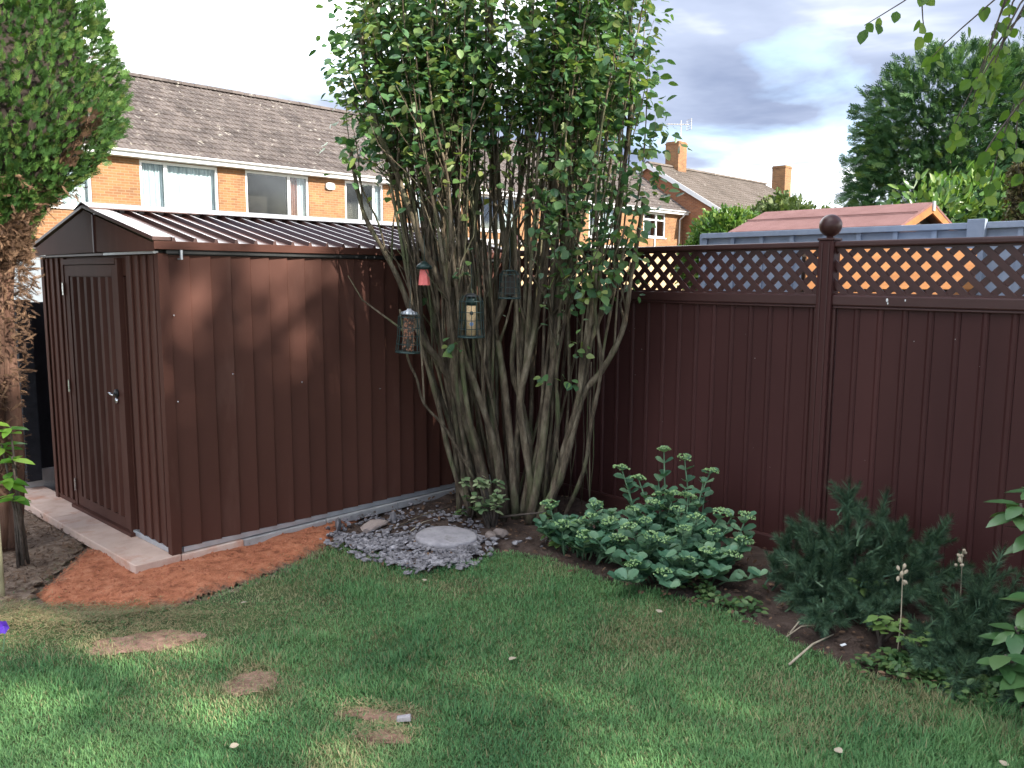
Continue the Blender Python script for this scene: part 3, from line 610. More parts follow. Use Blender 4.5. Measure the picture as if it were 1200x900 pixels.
# front wall (faces -x): cladding either side of the door
cm2 = clad_mesh(0.1015, SH-0.035, 0.014, M['brown'])
def front_panel(y, mesh): link('cladding_panel', mesh, shed, (0.0, y, 0.035), (0, 0, R(-90)))
y = 0.055+0.1025
while y < 0.56: front_panel(y, cm2); y += 0.1025
y = 1.44+0.105
while y < SW+0.03: front_panel(y, cm2); y += 0.105
MB().box((-0.012, 0.05, 0.004), (0.02, 0.55, 0.034)).build('base_channel', M['galv'], shed, bevel=0.002)
MB().box((-0.010, 1.44, 0.004), (0.02, SW, 0.034)).build('base_channel', M['brown'], shed)
# back walls (plain, out of view) close the box
MB().box((SL-0.01, 0.01, 0.0), (SL, SW, SH)).build('rear_wall', M['brown'], shed)
MB().box((0.01, SW-0.006, 0.0), (SL-0.012, SW, SH)).build('far_side_wall', M['brown'], shed)
MB().box((0.02, 0.03, -0.004), (SL-0.02, SW-0.02, 0.012)).build('floor', M['slab_edge'], shed)
MB().box((0.010, 0.02, 1.60), (0.045, SW-0.01, 1.76)).build('light_block_bar', M['brown'], shed)  # added bar inside the front wall top, blocks light leaking through the gap
MB().box((0.05, 0.006, 1.60), (SL-0.02, 0.03, 1.76)).build('light_block_bar', M['brown'], shed)  # same added light block along the side wall top
MB().box((0.0095, 0.52, 0.0), (0.030, 1.48, 1.59)).build('door_light_block', M['brown'], shed)  # added sheet behind the door, keeps light from leaking round it
# door with frame
MB().box((-0.022, 0.535, 0.02), (0.012, 0.563, SH-0.01)).build('door_jamb', M['brown'], shed)
MB().box((-0.022, 1.432, 0.02), (0.012, 1.462, SH-0.01)).build('door_jamb', M['brown'], shed)
MB().box((-0.024, 0.564, SH-0.045), (0.012, 1.431, SH-0.01)).build('door_head', M['brown'], shed)
MB().box((-0.040, 0.50, 0.0), (0.012, 1.50, 0.022)).build('door_sill', M['brown'], shed)
door = MB().box((-0.004, 0.568, 0.026), (0.008, 1.428, SH-0.05)).build('door', M['brown'], shed)
fr = 0.07
MB().box((-0.016, 0.568, 0.026), (-0.005, 0.568+fr, SH-0.05)).build('door_stile', M['brown'], door)
MB().box((-0.016, 1.428-fr, 0.026), (-0.005, 1.428, SH-0.05)).build('door_stile', M['brown'], door)
MB().box((-0.0165, 0.568+fr, SH-0.12), (-0.005, 1.428-fr, SH-0.05)).build('door_rail', M['brown'], door)
MB().box((-0.0165, 0.568+fr, 0.026), (-0.005, 1.428-fr, 0.095)).build('door_rail', M['brown'], door)
ribm = MB().prism([(-0.005, 0, 0), (-0.026, 0.018, 0), (-0.026, 0.058, 0), (-0.005, 0.072, 0)], (0, 0, SH-0.225)).mesh('door_rib', M['brown'])
for k in range(6): link('door_rib', ribm, door, (0, 0.655+k*0.117, 0.10))
hd = MB().lathe([(0.026, 0), (0.026, 0.010), (0.02, 0.014)], 18).build('handle_plate', M['black'], door, smooth=True)
hd.matrix_local = Matrix.Translation((-0.017, 0.648, 0.88)) @ Matrix.Rotation(R(-90), 4, 'Y')
MB().tube([(-0.026, 0.648, 0.88), (-0.052, 0.648, 0.88), (-0.062, 0.642, 0.88), (-0.062, 0.60, 0.877)], [0.008, 0.008, 0.0075, 0.0065], 8).tube([(-0.045, 0.65, 0.88), (-0.05, 0.70, 0.882)], [0.006, 0.005], 8).build('door_handle', M['chrome'], door, smooth=True)
MB().lathe([(0.017, 0), (0.017, 0.012)], 14).build('lock_barrel', M['chrome'], door, smooth=True).matrix_local = Matrix.Translation((-0.017, 0.648, 0.835)) @ Matrix.Rotation(R(-90), 4, 'Y')
for hz in (1.51, 0.855, 0.17):
    MB().box((-0.030, 1.437, hz-0.042), (-0.0225, 1.449, hz+0.042)).tube([(-0.031, 1.431, hz-0.04), (-0.031, 1.431, hz+0.04)], 0.006, 8).build('hinge', M['chrome'], shed)
# roof: eave at z 1.77 over y=-0.05, ridge z 2.0 at y=0.925
EY0, EZ, RY, RZ = -0.055, 1.785, 0.925, 2.005; EY1 = 1.905; FX0, FX1 = -0.055, SL+0.05
# gable boards (front), joint strip
def gable(xf, out):
    g1 = MB().prism([(xf, EY0+0.012, 1.735), (xf, 0.775, 1.742), (xf, 0.775, 1.965), (xf, EY0+0.012, EZ-0.006)], (out, 0, 0))
    g1.build('gable_panel', M['brown'], shed)
    g2 = MB().prism([(xf, 0.787, 1.742), (xf, EY1-0.012, 1.735), (xf, EY1-0.012, EZ-0.006), (xf, RY, RZ-0.004), (xf, 0.787, 1.968)], (out, 0, 0))
    g2.build('gable_panel', M['brown'], shed)
gable(FX0+0.004, 0.008); gable(FX1-0.012, 0.008)
MB().box((FX0-0.004, 0.770, 1.738), (FX0+0.010, 0.792, 1.966)).build('gable_joint_strip', M['brown_trim'], shed, bevel=0.002)
MB().box((-0.035, 0.0, 1.722), (-0.005, 0.70, 1.736)).build('wall_top_channel', M['galv'], shed)
MB().box((-0.035, 0.705, 1.722), (-0.005, SW, 1.735)).build('wall_top_channel', M['brown_trim'], shed)
# eave fascia, dark gutter rail and bracket
MB().box((FX0, EY0-0.006, 1.744), (FX1, EY0+0.004, EZ+0.004)).build('eave_fascia', M['brown'], shed, bevel=0.002)
MB().box((FX0, EY1-0.004, 1.744), (FX1, EY1+0.006, EZ+0.004)).build('eave_fascia', M['brown'], shed)
MB().box((0.02, EY0+0.012, 1.722), (SL, EY0+0.030, 1.742)).build('eave_rail', M['black'], shed)
MB().box((0.0, -0.004, SH), (SL, 0.02, SH+0.03)).build('wall_head_channel', M['black'], shed)
MB().box((0.094, EY0-0.002, 1.690), (0.106, EY0+0.010, 1.743)).box((0.094, EY0+0.010, 1.690), (0.106, -0.015, 1.698)).build('bracket', M['galv'], shed)
# roof sheets: one pan with its upstand rib each
def roof_pan(w, side):
    y0, y1 = (EY0, RY-0.06) if side < 0 else (EY1, RY+0.06)
    zt = EZ + (RZ-EZ)*abs(y1-y0)/abs(RY-y0)
    b = MB(); prof = [(0, 0), (0.008, 0.026), (0.020, 0.026), (0.028, 0.002), (w, 0.002), (w, -0.004), (0, -0.004)]
    vs = [(x, y0, EZ+h) for x, h in prof] + [(x, y1, zt+h) for x, h in prof]; n = len(prof)
    fs = [(i, (i+1) % n, n+(i+1) % n, n+i) for i in range(n)] + [tuple(range(n)), tuple(range(2*n-1, n-1, -1))]
    b.add(vs, fs); return b.mesh('roof_sheet', M['roof_steel'])
for side in (-1, 1):
    rm = roof_pan(0.1245, side); x = FX0+0.10
    while x < FX1-0.14:
        link('roof_sheet', rm, shed, (x, 0, 0)); x += 0.125
def strip(p, q, w, t, nm, mat=M['roof_steel']): pass
def sl(y): return EZ+(RZ-EZ)*(y-EY0)/(RY-EY0)
for x0, x1 in ((FX0-0.006, FX0+0.098), (FX1-0.10, FX1+0.006)):
    MB().prism([(x0, EY0-0.004, EZ+0.006), (x1, EY0-0.004, EZ+0.006), (x1, RY, RZ+0.008), (x0, RY, RZ+0.008)], (0, 0, 0.022)).build('verge_trim', M['roof_steel'], shed, bevel=0.003)
    MB().prism([(x0, EY1+0.004, EZ+0.006), (x1, EY1+0.004, EZ+0.006), (x1, RY, RZ+0.008), (x0, RY, RZ+0.008)], (0, 0, 0.022)).build('verge_trim', M['roof_steel'], shed, bevel=0.003)
MB().prism([(FX0-0.01, RY-0.13, sl(RY-0.13)+0.030), (FX0-0.01, RY, RZ+0.040), (FX0-0.01, RY+0.13, sl(RY-0.13)+0.030), (FX0-0.01, RY+0.13, sl(RY-0.13)+0.036), (FX0-0.01, RY, RZ+0.047), (FX0-0.01, RY-0.13, sl(RY-0.13)+0.036)], (FX1-FX0+0.02, 0, 0)).build('ridge_cap', M['roof_steel'], shed)

# ================================================================== BROWN FENCE WITH LATTICE
fence = empty('metal_fence', (FE[0], FE[1], 0), HB, label='dark brown ribbed metal fence with diamond lattice top and ball finial', cat='fence')
POSTS = [-2.85, -0.25, 2.36]
fm = MB().prism([(0, 0.0, 0), (0.008, 0.009, 0), (0.022, 0.0105, 0), (0.034, 0.003, 0), (0.127, 0.0015, 0), (0.1312, -0.0055, 0), (0, -0.0035, 0)], (0, 0, 1.44)).mesh('cladding_panel', M['brown_fence'])
lat_slat = {}
for i in range(2):
    p0, p1 = POSTS[i]+0.045, POSTS[i+1]-0.045
    n = int((p1-p0-0.002)/0.130); off = (p1-p0-n*0.130)/2
    for k in range(n): link('cladding_panel', fm, fence, (p0+off+k*0.130, 0.0, 0.03))
    # rails with rounded edges
    for (z0, z1, dp, nm) in ((1.772, 1.808, 0.034, 'top_rail'), (1.448, 1.512, 0.030, 'middle_rail'), (-0.06, 0.045, 0.024, 'bottom_rail')):
        MB().box((p0-0.004, -dp, z0), (p1+0.004, dp, z1)).build(nm, M['brown_trim'], fence, bevel=0.010)
    MB().box((p0, -0.022, 1.435), (p1, 0.024, 1.449)).build('rail_lip', M['brown_trim'], fence, bevel=0.004)
    for e0, e1 in ((p0, p0+0.018), (p1-0.018, p1)):
        MB().box((e0, -0.012, 0.045), (e1, 0.020, 1.435)).build('edge_trim', M['brown_trim'], fence, bevel=0.003)
    # lattice: 45 degree slats in two layers, cut to the opening
    zb, zt = 1.512, 1.772
    tr = MB().box((p0, -0.010, zb-0.002), (p1, 0.010, zb+0.010)).box((p0, -0.010, zt-0.010), (p1, 0.010, zt+0.002)).build('trellis', M['brown_trim'], fence)
    pitch = 0.104; hw = 0.0168*math.sqrt(2); H_ = zt-zb
    for layer, sg in ((0, 1), (1, -1)):
        c = p0-H_
        while c < p1+H_:
            # centre line z = zb + sg*(x-c): clip against opening
            pts = []
            for (dxx, zz) in ((-hw, zb), (hw, zb), (hw, zt), (-hw, zt)):
                xx = c + sg*(zz-zb) + dxx; pts.append((xx, zz))
            # clip in x
            def clip(poly, lim, keep_lo):
                out = []
                for j in range(len(poly)):
                    a, b_ = poly[j], poly[(j+1) % len(poly)]
                    ia = a[0] >= lim if keep_lo else a[0] <= lim; ib = b_[0] >= lim if keep_lo else b_[0] <= lim
                    if ia: out.append(a)
                    if ia != ib:
                        t = (lim-a[0])/(b_[0]-a[0]); out.append((lim, a[1]+(b_[1]-a[1])*t))
                return out
            q = clip(pts, p0, True)
            q = clip(q, p1, False) if len(q) > 2 else q
            if len(q) > 2:
                yy = -0.009 if layer else 0.001
                MB().prism([(xx, yy, zz) for xx, zz in q], (0, 0.008, 0)).build('lattice_slat', M['brown_trim'], tr)
            c += pitch
ballp = [(0.018, -0.072), (0.018, -0.060)] + [(0.062*math.sin(a), -0.062*math.cos(a)) for a in np.linspace(0.30, math.pi-0.02, 16)]
ballm = MB().lathe(ballp, 28).mesh('ball_finial', M['brown_trim'], True)
for pz in POSTS:
    po = MB().box((pz-0.045, -0.045, -0.10), (pz+0.045, 0.045, 1.812)).build('post', M['brown_fence'], fence, bevel=0.006)
    for sx in (-1, 1):
        MB().box((pz+sx*0.020-0.004, 0.045, -0.08), (pz+sx*0.020+0.004, 0.050, 1.80)).build('post_groove_bead', M['brown_trim'], po)
    MB().box((pz-0.050, -0.050, 1.812), (pz+0.050, 0.050, 1.826)).build('post_cap', M['brown_trim'], po, bevel=0.004)
    link('ball_finial', ballm, po, (pz, 0, 1.896))
for (bx, bz) in [(-0.62, 1.488), (-0.73, 1.49)]:
    pass
# white bird droppings on the middle rail
for i, (bx, bz, s) in enumerate([(-0.60, 1.487, 1.0), (-0.695, 1.488, 0.6), (-0.605, 1.470, 0.6)]):
    round_o = MB().lathe([(0.006*s, 0), (0.005*s, 0.0015), (0.001, 0.002)], 9).build('paint_spot', M['upvc'], fence); round_o.matrix_local = Matrix.Translation((bx, 0.0305, bz)) @ Matrix.Rotation(R(-90), 4, 'X') @ Matrix.Diagonal((1, 1.8, 1, 1))
rs_ = random.Random(5)
for i in range(16):
    bx = rs_.uniform(-1.5, 1.2); bz = rs_.uniform(0.45, 1.35); s_ = rs_.uniform(0.25, 0.6)
    MB().lathe([(0.006*s_, 0), (0.005*s_, 0.0012), (0.001, 0.0016)], 7).build('paint_spot', M['slab_edge'], fence).matrix_local = Matrix.Translation((bx, 0.0105, bz)) @ Matrix.Rotation(R(-90), 4, 'X')

# ================================================================== HOUSES
def glass_pane():
    m, nt, o, N = mat_new('clear_window_pane'); L = nt.links.new
    t = N('ShaderNodeBsdfTransparent'); t.inputs[0].default_value = (0.86, 0.9, 0.9, 1); g_ = N('ShaderNodeBsdfGlossy', Roughness=0.03)
    fz = N('ShaderNodeFresnel', IOR=1.5); a = N('ShaderNodeMath', operation='MULTIPLY_ADD'); a.inputs[1].default_value = 0.45; a.inputs[2].default_value = 0.0
    L(fz.outputs[0], a.inputs[0]); ms = N('ShaderNodeMixShader'); L(a.outputs[0], ms.inputs[0]); L(t.outputs[0], ms.inputs[1]); L(g_.outputs[0], ms.inputs[2]); L(ms.outputs[0], o.inputs[0])
    return m
M['pane'] = glass_pane()
HP = (-10.857, 23.579)
def wall_with_openings(b, x0, x1, z0, z1, y0, y1, ops):
    """boxes round rectangular openings (x0,x1,z0,z1) that share one storey band"""
    ops = sorted(ops); zl = min(o[2] for o in ops); zh = max(o[3] for o in ops)
    b.box((x0, y0, z0), (x1, y1, zl)); b.box((x0, y0, zh), (x1, y1, z1)); x = x0
    for (a, c, l, h) in ops:
        b.box((x, y0, zl), (a, y1, zh))
        if l > zl: b.box((a, y0, zl), (c, y1, l))
        if h < zh: b.box((a, y0, h), (c, y1, zh))
        x = c
    b.box((x, y0, zl), (x1, y1, zh)); return b
def curtain(parent, x0, x1, z0, z1, y, mat, waves=9, nm='curtain'):
    b = MB(); n = 44
    for i in range(n+1):
        x = x0+(x1-x0)*i/n; yy = y+0.03*math.sin(waves*2*math.pi*i/n)+0.012*math.sin(2.7*waves*i/n)
        b.v += [(x, yy, z0), (x, yy, z1)]
    b.f = [(2*i, 2*i+2, 2*i+3, 2*i+1) for i in range(n)]
    return b.build(nm, mat, parent, smooth=True)
def window(house, x0, x1, z0, z1, mull, kinds, y=0.0, transom=None):
    fw_ = 0.075; b = MB()
    b.box((x0, y+0.03, z0), (x0+fw_, y+0.10, z1)).box((x1-fw_, y+0.03, z0), (x1, y+0.10, z1))
    b.box((x0+fw_, y+0.031, z0), (x1-fw_, y+0.10, z0+fw_)).box((x0+fw_, y+0.031, z1-fw_), (x1-fw_, y+0.10, z1))
    w = b.build('window', M['upvc'], house)
    xs = [x0] + list(mull) + [x1]
    for m_ in mull: MB().box((m_-0.05, y+0.028, z0+fw_+0.002), (m_+0.05, y+0.099, z1-fw_-0.002)).build('mullion', M['upvc'], w)
    if transom:
        for i in range(len(xs)-1): MB().box((xs[i]+0.08, y+0.03, transom-0.035), (xs[i+1]-0.08, y+0.098, transom+0.035)).build('transom', M['upvc'], w)
    MB().box((x0-0.05, y-0.06, z0-0.05), (x1+0.05, y+0.10, z0-0.002)).build('sill', M['upvc'], w)
    for i in range(len(xs)-1):
        MB().box((xs[i]+0.03, y+0.060, z0+0.03), (xs[i+1]-0.03, y+0.066, z1-0.03)).build('pane', M['pane'], w)
        k = kinds[i]
        if k == 'net': curtain(w, xs[i]+0.02, xs[i+1]-0.02, z0+0.02, z1-0.02, y+0.19, M['net'], waves=int(5+(xs[i+1]-xs[i])*5), nm='net_curtain')
        elif k == 'red':
            mid = xs[i]+(xs[i+1]-xs[i])*0.55
            curtain(w, xs[i]+0.02, mid, z0+0.02, z1-0.02, y+0.20, M['red_curtain'], 4, 'red_curtain'); curtain(w, mid+0.01, xs[i+1]-0.02, z0+0.02, z1-0.02, y+0.20, M['net'], 3, 'net_curtain')
    MB().box((x0-0.02, y+0.9, z0-0.1), (x1+0.02, y+0.92, z1+0.02)).build('room_dark_back', M['dark_inside'], w)  # dark sheet added behind the panes, its colour gives the room's shade
    return w
def tile_geo(w, run, rise, g):
    """one lapped roof tile: lower edge at origin, follows the slope; returns mesh data"""
    l = math.hypot(run, rise); uy, uz = run/l, rise/l; L_ = g*1.12; t = 0.035
    def P(x, s, h): return (x, uy*s - uz*h, uz*s + uy*h)
    prof = [(0, 0.0), (w*0.10, 0.022), (w*0.24, 0.022), (w*0.34, 0.0), (w*0.60, 0.0), (w*0.68, 0.018), (w*0.82, 0.018), (w*0.92, 0.0), (w-0.004, 0.0)]
    top0 = [P(x, 0, t+h) for x, h in prof]; top1 = [P(x, L_, 0.004+h) for x, h in prof]
    n = len(prof); vs = top0+top1+[P(0, 0, 0.0), P(w-0.004, 0, 0.0)]
    fs = [(i, i+1, n+i+1, n+i) for i in range(n-1)] + [tuple([2*n, 2*n+1]+list(range(n-1, -1, -1)))]
    return vs, fs
def roof_slope(house, x0, x1, y0, z0, y1, z1, tw, gauge, mat, single=None, nm='roof_tile'):
    """tiles from eave (y0,z0) to ridge (y1,z1); single=(xa,xb): columns that become separate tiles"""
    run, rise = y1-y0, z1-z0; l = math.hypot(run, rise); rows = int(math.ceil(l/gauge)); g = l/rows
    vs, fs = tile_geo(tw, run, rise, g)
    b0 = MB().add(vs, fs); me = b0.mesh(nm, mat); rest = MB(); cnt = 0
    cols = int((x1-x0)/tw)
    for r_ in range(rows):
        py = y0+run*r_/rows; pz = z0+rise*r_/rows; sh = (r_ % 2)*tw*0.5
        for c in range(cols):
            px_ = x0+c*tw+sh
            if px_+tw > x1+0.05: continue
            jz = random.uniform(-0.004, 0.006)
            if single and single[0] <= px_ < single[1] and cnt < 300:
                link(nm, me, house, (px_, py, pz+jz)); cnt += 1
            else: rest.add([(v[0]+px_, v[1]+py, v[2]+pz+jz) for v in vs], fs)
    rest.build('far_roof_tiles', mat, house, kind='stuff')
    MB().prism([(x0+0.05, y0+0.1, z0-0.06), (x0+0.05, y1, z1-0.06), (x0+0.05, y1, z1-0.005), (x0+0.05, y0+0.1, z0+0.03)], (x1-x0-0.1, 0, 0)).build('roof_deck', M['bark_dark'], house)
def ridge(house, x0, x1, y, z, mat):
    me = MB().lathe([(0, 0)], 3)
    prof = [(0.0, 0.16*math.cos(a), 0.13*math.sin(a)) for a in np.linspace(math.pi, 0, 8)]
    b = MB().prism(prof+[(0.0, 0.13, 0.0), (0.0, -0.13, 0.0)], (0.445, 0, 0)); rm = b.mesh('ridge_tile', mat)
    x = x0
    while x < x1-0.3: link('ridge_tile', rm, house, (x, y, z+random.uniform(-.006, .006))); x += 0.455
def chimney(house, x, y, w, d, z0, z1, mat, pot=True):
    c = MB().box((x-w/2, y-d/2, z0), (x+w/2, y+d/2, z1-0.16)).box((x-w/2-0.03, y-d/2-0.03, z1-0.159), (x+w/2+0.03, y+d/2+0.03, z1-0.08)).box((x-w/2+0.01, y-d/2+0.01, z1-0.079), (x+w/2-0.01, y+d/2-0.01, z1)).build('chimney', mat, house)
    return c

h1 = empty('terraced_house', (HP[0], HP[1], 0), HA, label='long orange brick terraced house with grey tiled roof and white windows', cat='house')
WIN = [(-3.1,-0.78,3.40,4.84,[-1.6],['net','net'],None),(0.53,2.87,3.43,4.84,[1.28],['net','net'],None),(3.77,6.04,3.44,4.85,[5.31],['dark','red'],None),(7.47,9.1,3.46,4.85,[8.1,8.7],['dark','dark','net'],None),
       (10.6,12.9,3.46,4.85,[11.3],['net','dark'],None),(13.9,16.1,3.46,4.85,[15.3],['dark','net'],None),(17.6,19.1,3.46,4.85,[18.2],['dark','dark'],None),(20.9,23.2,3.46,4.85,[21.7],['dark','net'],None),(25.25,27.2,3.63,4.85,[26.4],['dark','dark'],4.50)]
wb = wall_with_openings(MB(), -7, 28.8, -0.1, 4.95, 0.0, 0.28, [(w[0], w[1], w[2], w[3]) for w in WIN])
wb.build('front_wall', M['brick'], h1)
MB().prism([(28.52, 0.281, -0.1), (28.52, 8.0, -0.1), (28.52, 8.0, 4.95), (28.52, 4.0, 7.9), (28.52, 0.281, 4.95)], (0.28, 0, 0)).build('end_wall', M['brick_red'], h1)
MB().prism([(-7, 0.281, -0.1), (-7, 8.0, -0.1), (-7, 8.0, 4.95), (-7, 4.0, 7.9), (-7, 0.281, 4.95)], (0.28, 0, 0)).build('end_wall', M['brick_red'], h1)
MB().box((-7, 7.75, -0.1), (28.8, 8.0, 4.95)).build('rear_wall', M['brick'], h1)
for w in WIN: window(h1, w[0], w[1], w[2], w[3], w[4], w[5], transom=w[6])
roof_slope(h1, -7.2, 29.0, -0.36, 5.03, 4.0, 7.97, 0.335, 0.345, M['tile'], single=(0.75, 7.6))
roof_b = MB().prism([(-7.2, 8.36, 5.0), (29.0, 8.36, 5.0), (29.0, 4.02, 7.95), (-7.2, 4.02, 7.95)], (0, 0, 0.05)); roof_b.build('rear_roof_slope', M['tile'], h1)
ridge(h1, -7.2, 29.0, 4.0, 7.97, M['tile'])
MB().box((-7.2, -0.33, 4.86), (29.0, -0.28, 5.06)).build('fascia_board', M['upvc'], h1)
MB().box((-7.2, -0.28, 4.86), (29.0, -0.002, 4.885)).build('soffit', M['upvc'], h1)
gp = [(0, -0.055*math.sin(a)-0.39, 5.03-0.06*math.cos(a)+0.0) for a in np.linspace(-math.pi/2, math.pi/2, 9)]
MB().prism([(-7.2, y_, z_) for _, y_, z_ in gp], (36.2, 0, 0)).build('gutter', M['upvc'], h1)
MB().tube([(28.45, -0.36, 4.98), (28.45, -0.30, 4.80), (28.45, -0.06, 4.62), (28.45, -0.05, 0)], 0.04, 8).build('downpipe', M['upvc'], h1, smooth=True)
MB().tube([(26.2, -0.04, 3.55), (26.2, -0.04, 0)], 0.035, 8).build('waste_pipe', M['upvc'], h1, smooth=True)
alarm = MB().prism([(6.84+0.17*math.copysign(abs(math.cos(a))**0.6, math.cos(a)), -0.002, 4.60+0.115*math.copysign(abs(math.sin(a))**0.6, math.sin(a))) for a in np.linspace(0, 2*math.pi, 20, endpoint=False)], (0, -0.09, 0)).build('alarm_box', M['upvc'], h1, bevel=0.01)
chimney(h1, 25.3, 4.05, 0.75, 0.75, 7.3, 9.35, M['brick'])

h2 = empty('gabled_house', (10.33, 43.25, 0), HA, label='red brick house with shaded gable end, white barge board and tall chimney', cat='house')
G2 = 4.15; Z2 = 7.72; E2 = 4.98
MB().prism([(0, 0, -0.1), (0, 2*G2, -0.1), (0, 2*G2, E2), (0, G2, Z2-0.08), (0, 0, E2)], (0.28, 0, 0)).build('gable_wall', M['brick_red'], h2)
MB().box((0.281, 0, -0.1), (13.4, 0.28, E2)).build('front_wall', M['brick'], h2)
MB().box((13.12, 0.281, -0.1), (13.4, 2*G2, E2)).build('end_wall', M['brick_red'], h2)
roof_slope(h2, -0.12, 13.6, -0.35, E2+0.02, G2, Z2, 0.34, 0.34, M['tile_far'])
MB().prism([(-0.12, 2*G2+0.35, E2), (13.6, 2*G2+0.35, E2), (13.6, G2+0.02, Z2-0.02), (-0.12, G2+0.02, Z2-0.02)], (0, 0, 0.05)).build('rear_roof_slope', M['tile_far'], h2)
ridge(h2, -0.12, 13.6, G2, Z2, M['tile_far'])
def barge(y0, y1): MB().prism([(-0.15, y0, E2-0.14), (-0.15, y0, E2+0.10), (-0.15, y1, Z2+0.03), (-0.15, y1, Z2-0.25)], (0.04, 0, 0)).build('barge_board', M['upvc'], h2)
barge(-0.42, G2); barge(2*G2+0.42, G2+0.001)
MB().box((-0.1, -0.40, E2-0.10), (13.5, -0.34, E2+0.08)).build('fascia_board', M['upvc'], h2)
MB().box((-0.1, -0.33, E2-0.12), (13.5, -0.002, E2-0.09)).build('soffit', M['upvc'], h2)
MB().tube([(0.35, -0.34, E2-0.05), (0.35, -0.06, E2-0.35), (0.35, -0.05, 0)], 0.04, 8).build('downpipe', M['upvc'], h2, smooth=True)
MB().box((1.2, -0.004, 3.2), (2.3, 0.02, 4.75)).build('red_tile_panel', M['brick_red'], h2)
c1 = chimney(h2, 2.7, G2, 0.85, 0.85, Z2-0.9, 9.15, M['brick'])
MB().prism([(2.2, G2-0.52, Z2-0.62), (3.2, G2-0.52, Z2-0.62), (3.2, G2-0.42, Z2-0.42), (2.2, G2-0.42, Z2-0.42)], (0, 0, 0.06)).build('lead_flashing', M['lead'], c1)
ant = empty('television_aerial', (10.33+A.x*3.12+NB.x*G2, 43.25+A.y*3.12+NB.y*G2, 8.2), R(15), label='thin rooftop television aerial on the chimney of the gabled house', cat='aerial')
MB().tube([(0, 0, 0), (0, 0, 2.2)], 0.03, 6).build('mast', M['lead'], ant)
MB().tube([(-0.9, 0, 1.95), (0.55, 0, 2.0)], 0.025, 5).build('boom', M['lead'], ant)
for i in range(7): MB().tube([(-0.85+i*0.17, -0.22, 1.955+0.005*i), (-0.85+i*0.17, 0.22, 1.955+0.005*i)], 0.012, 4).build('element', M['lead'], ant)
for dz in (-0.28, -0.14, 0.0, 0.14, 0.28): MB().tube([(0.5, -0.30, 2.0+dz), (0.5, 0.30, 2.0+dz)], 0.016, 4).build('reflector_bar', M['lead'], ant)
MB().tube([(0.5, -0.28, 1.7), (0.5, -0.28, 2.3)], 0.016, 4).tube([(0.5, 0.28, 1.7), (0.5, 0.28, 2.3)], 0.016, 4).build('reflector_frame', M['lead'], ant)

h3 = empty('far_house', (10.33+A.x*15.2, 43.25+A.y*15.2, 0), HA, label='farther brick house behind bushes showing only its chimney', cat='house')
MB().prism([(0, 0.5, -0.1), (0, 8.5, -0.1), (0, 8.5, 4.2), (0, 4.5, 6.0), (0, 0.5, 4.2)], (8, 0, 0)).build('walls', M['brick_red'], h3)
MB().prism([(-0.2, 0.1, 4.1), (-0.2, 4.5, 6.1), (-0.2, 8.9, 4.1), (-0.2, 8.9, 4.25), (-0.2, 4.5, 6.3), (-0.2, 0.1, 4.25)], (8.4, 0, 0)).build('roof', M['tile_far'], h3)
chimney(h3, 0.9, 4.3, 0.95, 0.95, 5.6, 9.15, M['brick'])

# low cream building beyond the lattice
cg = empty('garage_block', (HP[0], HP[1], 0), HA, label='low cream rendered garage wall seen through the left lattice', cat='garage')
MB().box((7.0, -6.0, -0.1), (20.9, -3.2, 2.62)).build('wall', M['render'], cg)
MB().box((6.9, -6.12, 2.621), (21.0, -3.1, 2.74)).build('flat_roof', M['lead'], cg)
for k in range(5): MB().box((7.6+k*2.65, -6.03, -0.08), (9.9+k*2.65, -6.002, 1.95)).build('garage_door', M['render'], cg)

# ------------------------------------------------------------------ neighbour's garden
gf = empty('painted_fence', (1.79, 7.8, 0), HB, label='blue grey painted timber fence standing behind the brown fence', cat='fence')
bat = MB().box((-0.018, 0, -0.1), (0.018, 0.022, 1.965)).mesh('batten', M['grey_fence'])
brd = MB().box((-0.142, -0.016, -0.1), (0.142, 0.0, 1.96)).mesh('board', M['grey_fence'])
s_ = 0.0; k = 0
while s_ > -3.9:
    link('batten', bat, gf, (s_, 0.0, 0)); link('board', brd, gf, (s_-0.1435, 0.0, 0)); s_ -= 0.287; k += 1
MB().box((-3.95, -0.03, 1.962), (0.03, 0.040, 2.008)).build('capping_rail', M['grey_fence'], gf, bevel=0.004)
MB().box((-3.95, 0.023, 1.40), (0.03, 0.032, 1.46)).build('middle_rail', M['grey_fence'], gf)
MB().box((-2.37, 0.024, -0.1), (-2.25, 0.075, 2.03)).build('post', M['grey_fence'], gf, bevel=0.005)
MB().box((-0.02, -0.05, -0.1), (0.06, 0.021, 2.0)).build('post', M['grey_fence'], gf, bevel=0.005)

ns = empty('timber_shed', (2.69, 10.0, 0), R(-46.6), label='orange timber shed with red felt roof beyond the grey fence', cat='shed')
# local x: along ridge to the right-front; local y: away
LN, WD, EH, RH = 1.79, 1.5, 2.14, 2.40
for k in range(14):
    z0 = 0.05+k*0.15
    MB().prism([(0.04, 0.06, z0), (0.04, 0.045, z0+0.002), (0.04, 0.06, z0+0.148)], (LN-0.10, 0, 0)).build('wall_board', M['timber'], ns)
    MB().prism([(LN-0.05, 0.06, z0), (LN-0.035, 0.06, z0+0.002), (LN-0.05, 0.06, z0+0.148)], (0, WD-0.12, 0)).build('wall_board', M['timber'], ns)
MB().box((0.05, 0.061, 0), (LN-0.051, WD-0.06, EH-0.06)).build('wall_core', M['dark_inside'], ns)
MB().prism([(LN-0.05, 0.2, EH-0.02), (LN-0.05, WD-0.2, EH-0.02), (LN-0.05, WD/2, RH-0.06)], (0.01, 0, 0)).build('gable_dark_panel', M['dark_inside'], ns)  # solid dark panel, shade of the opening put into its colour
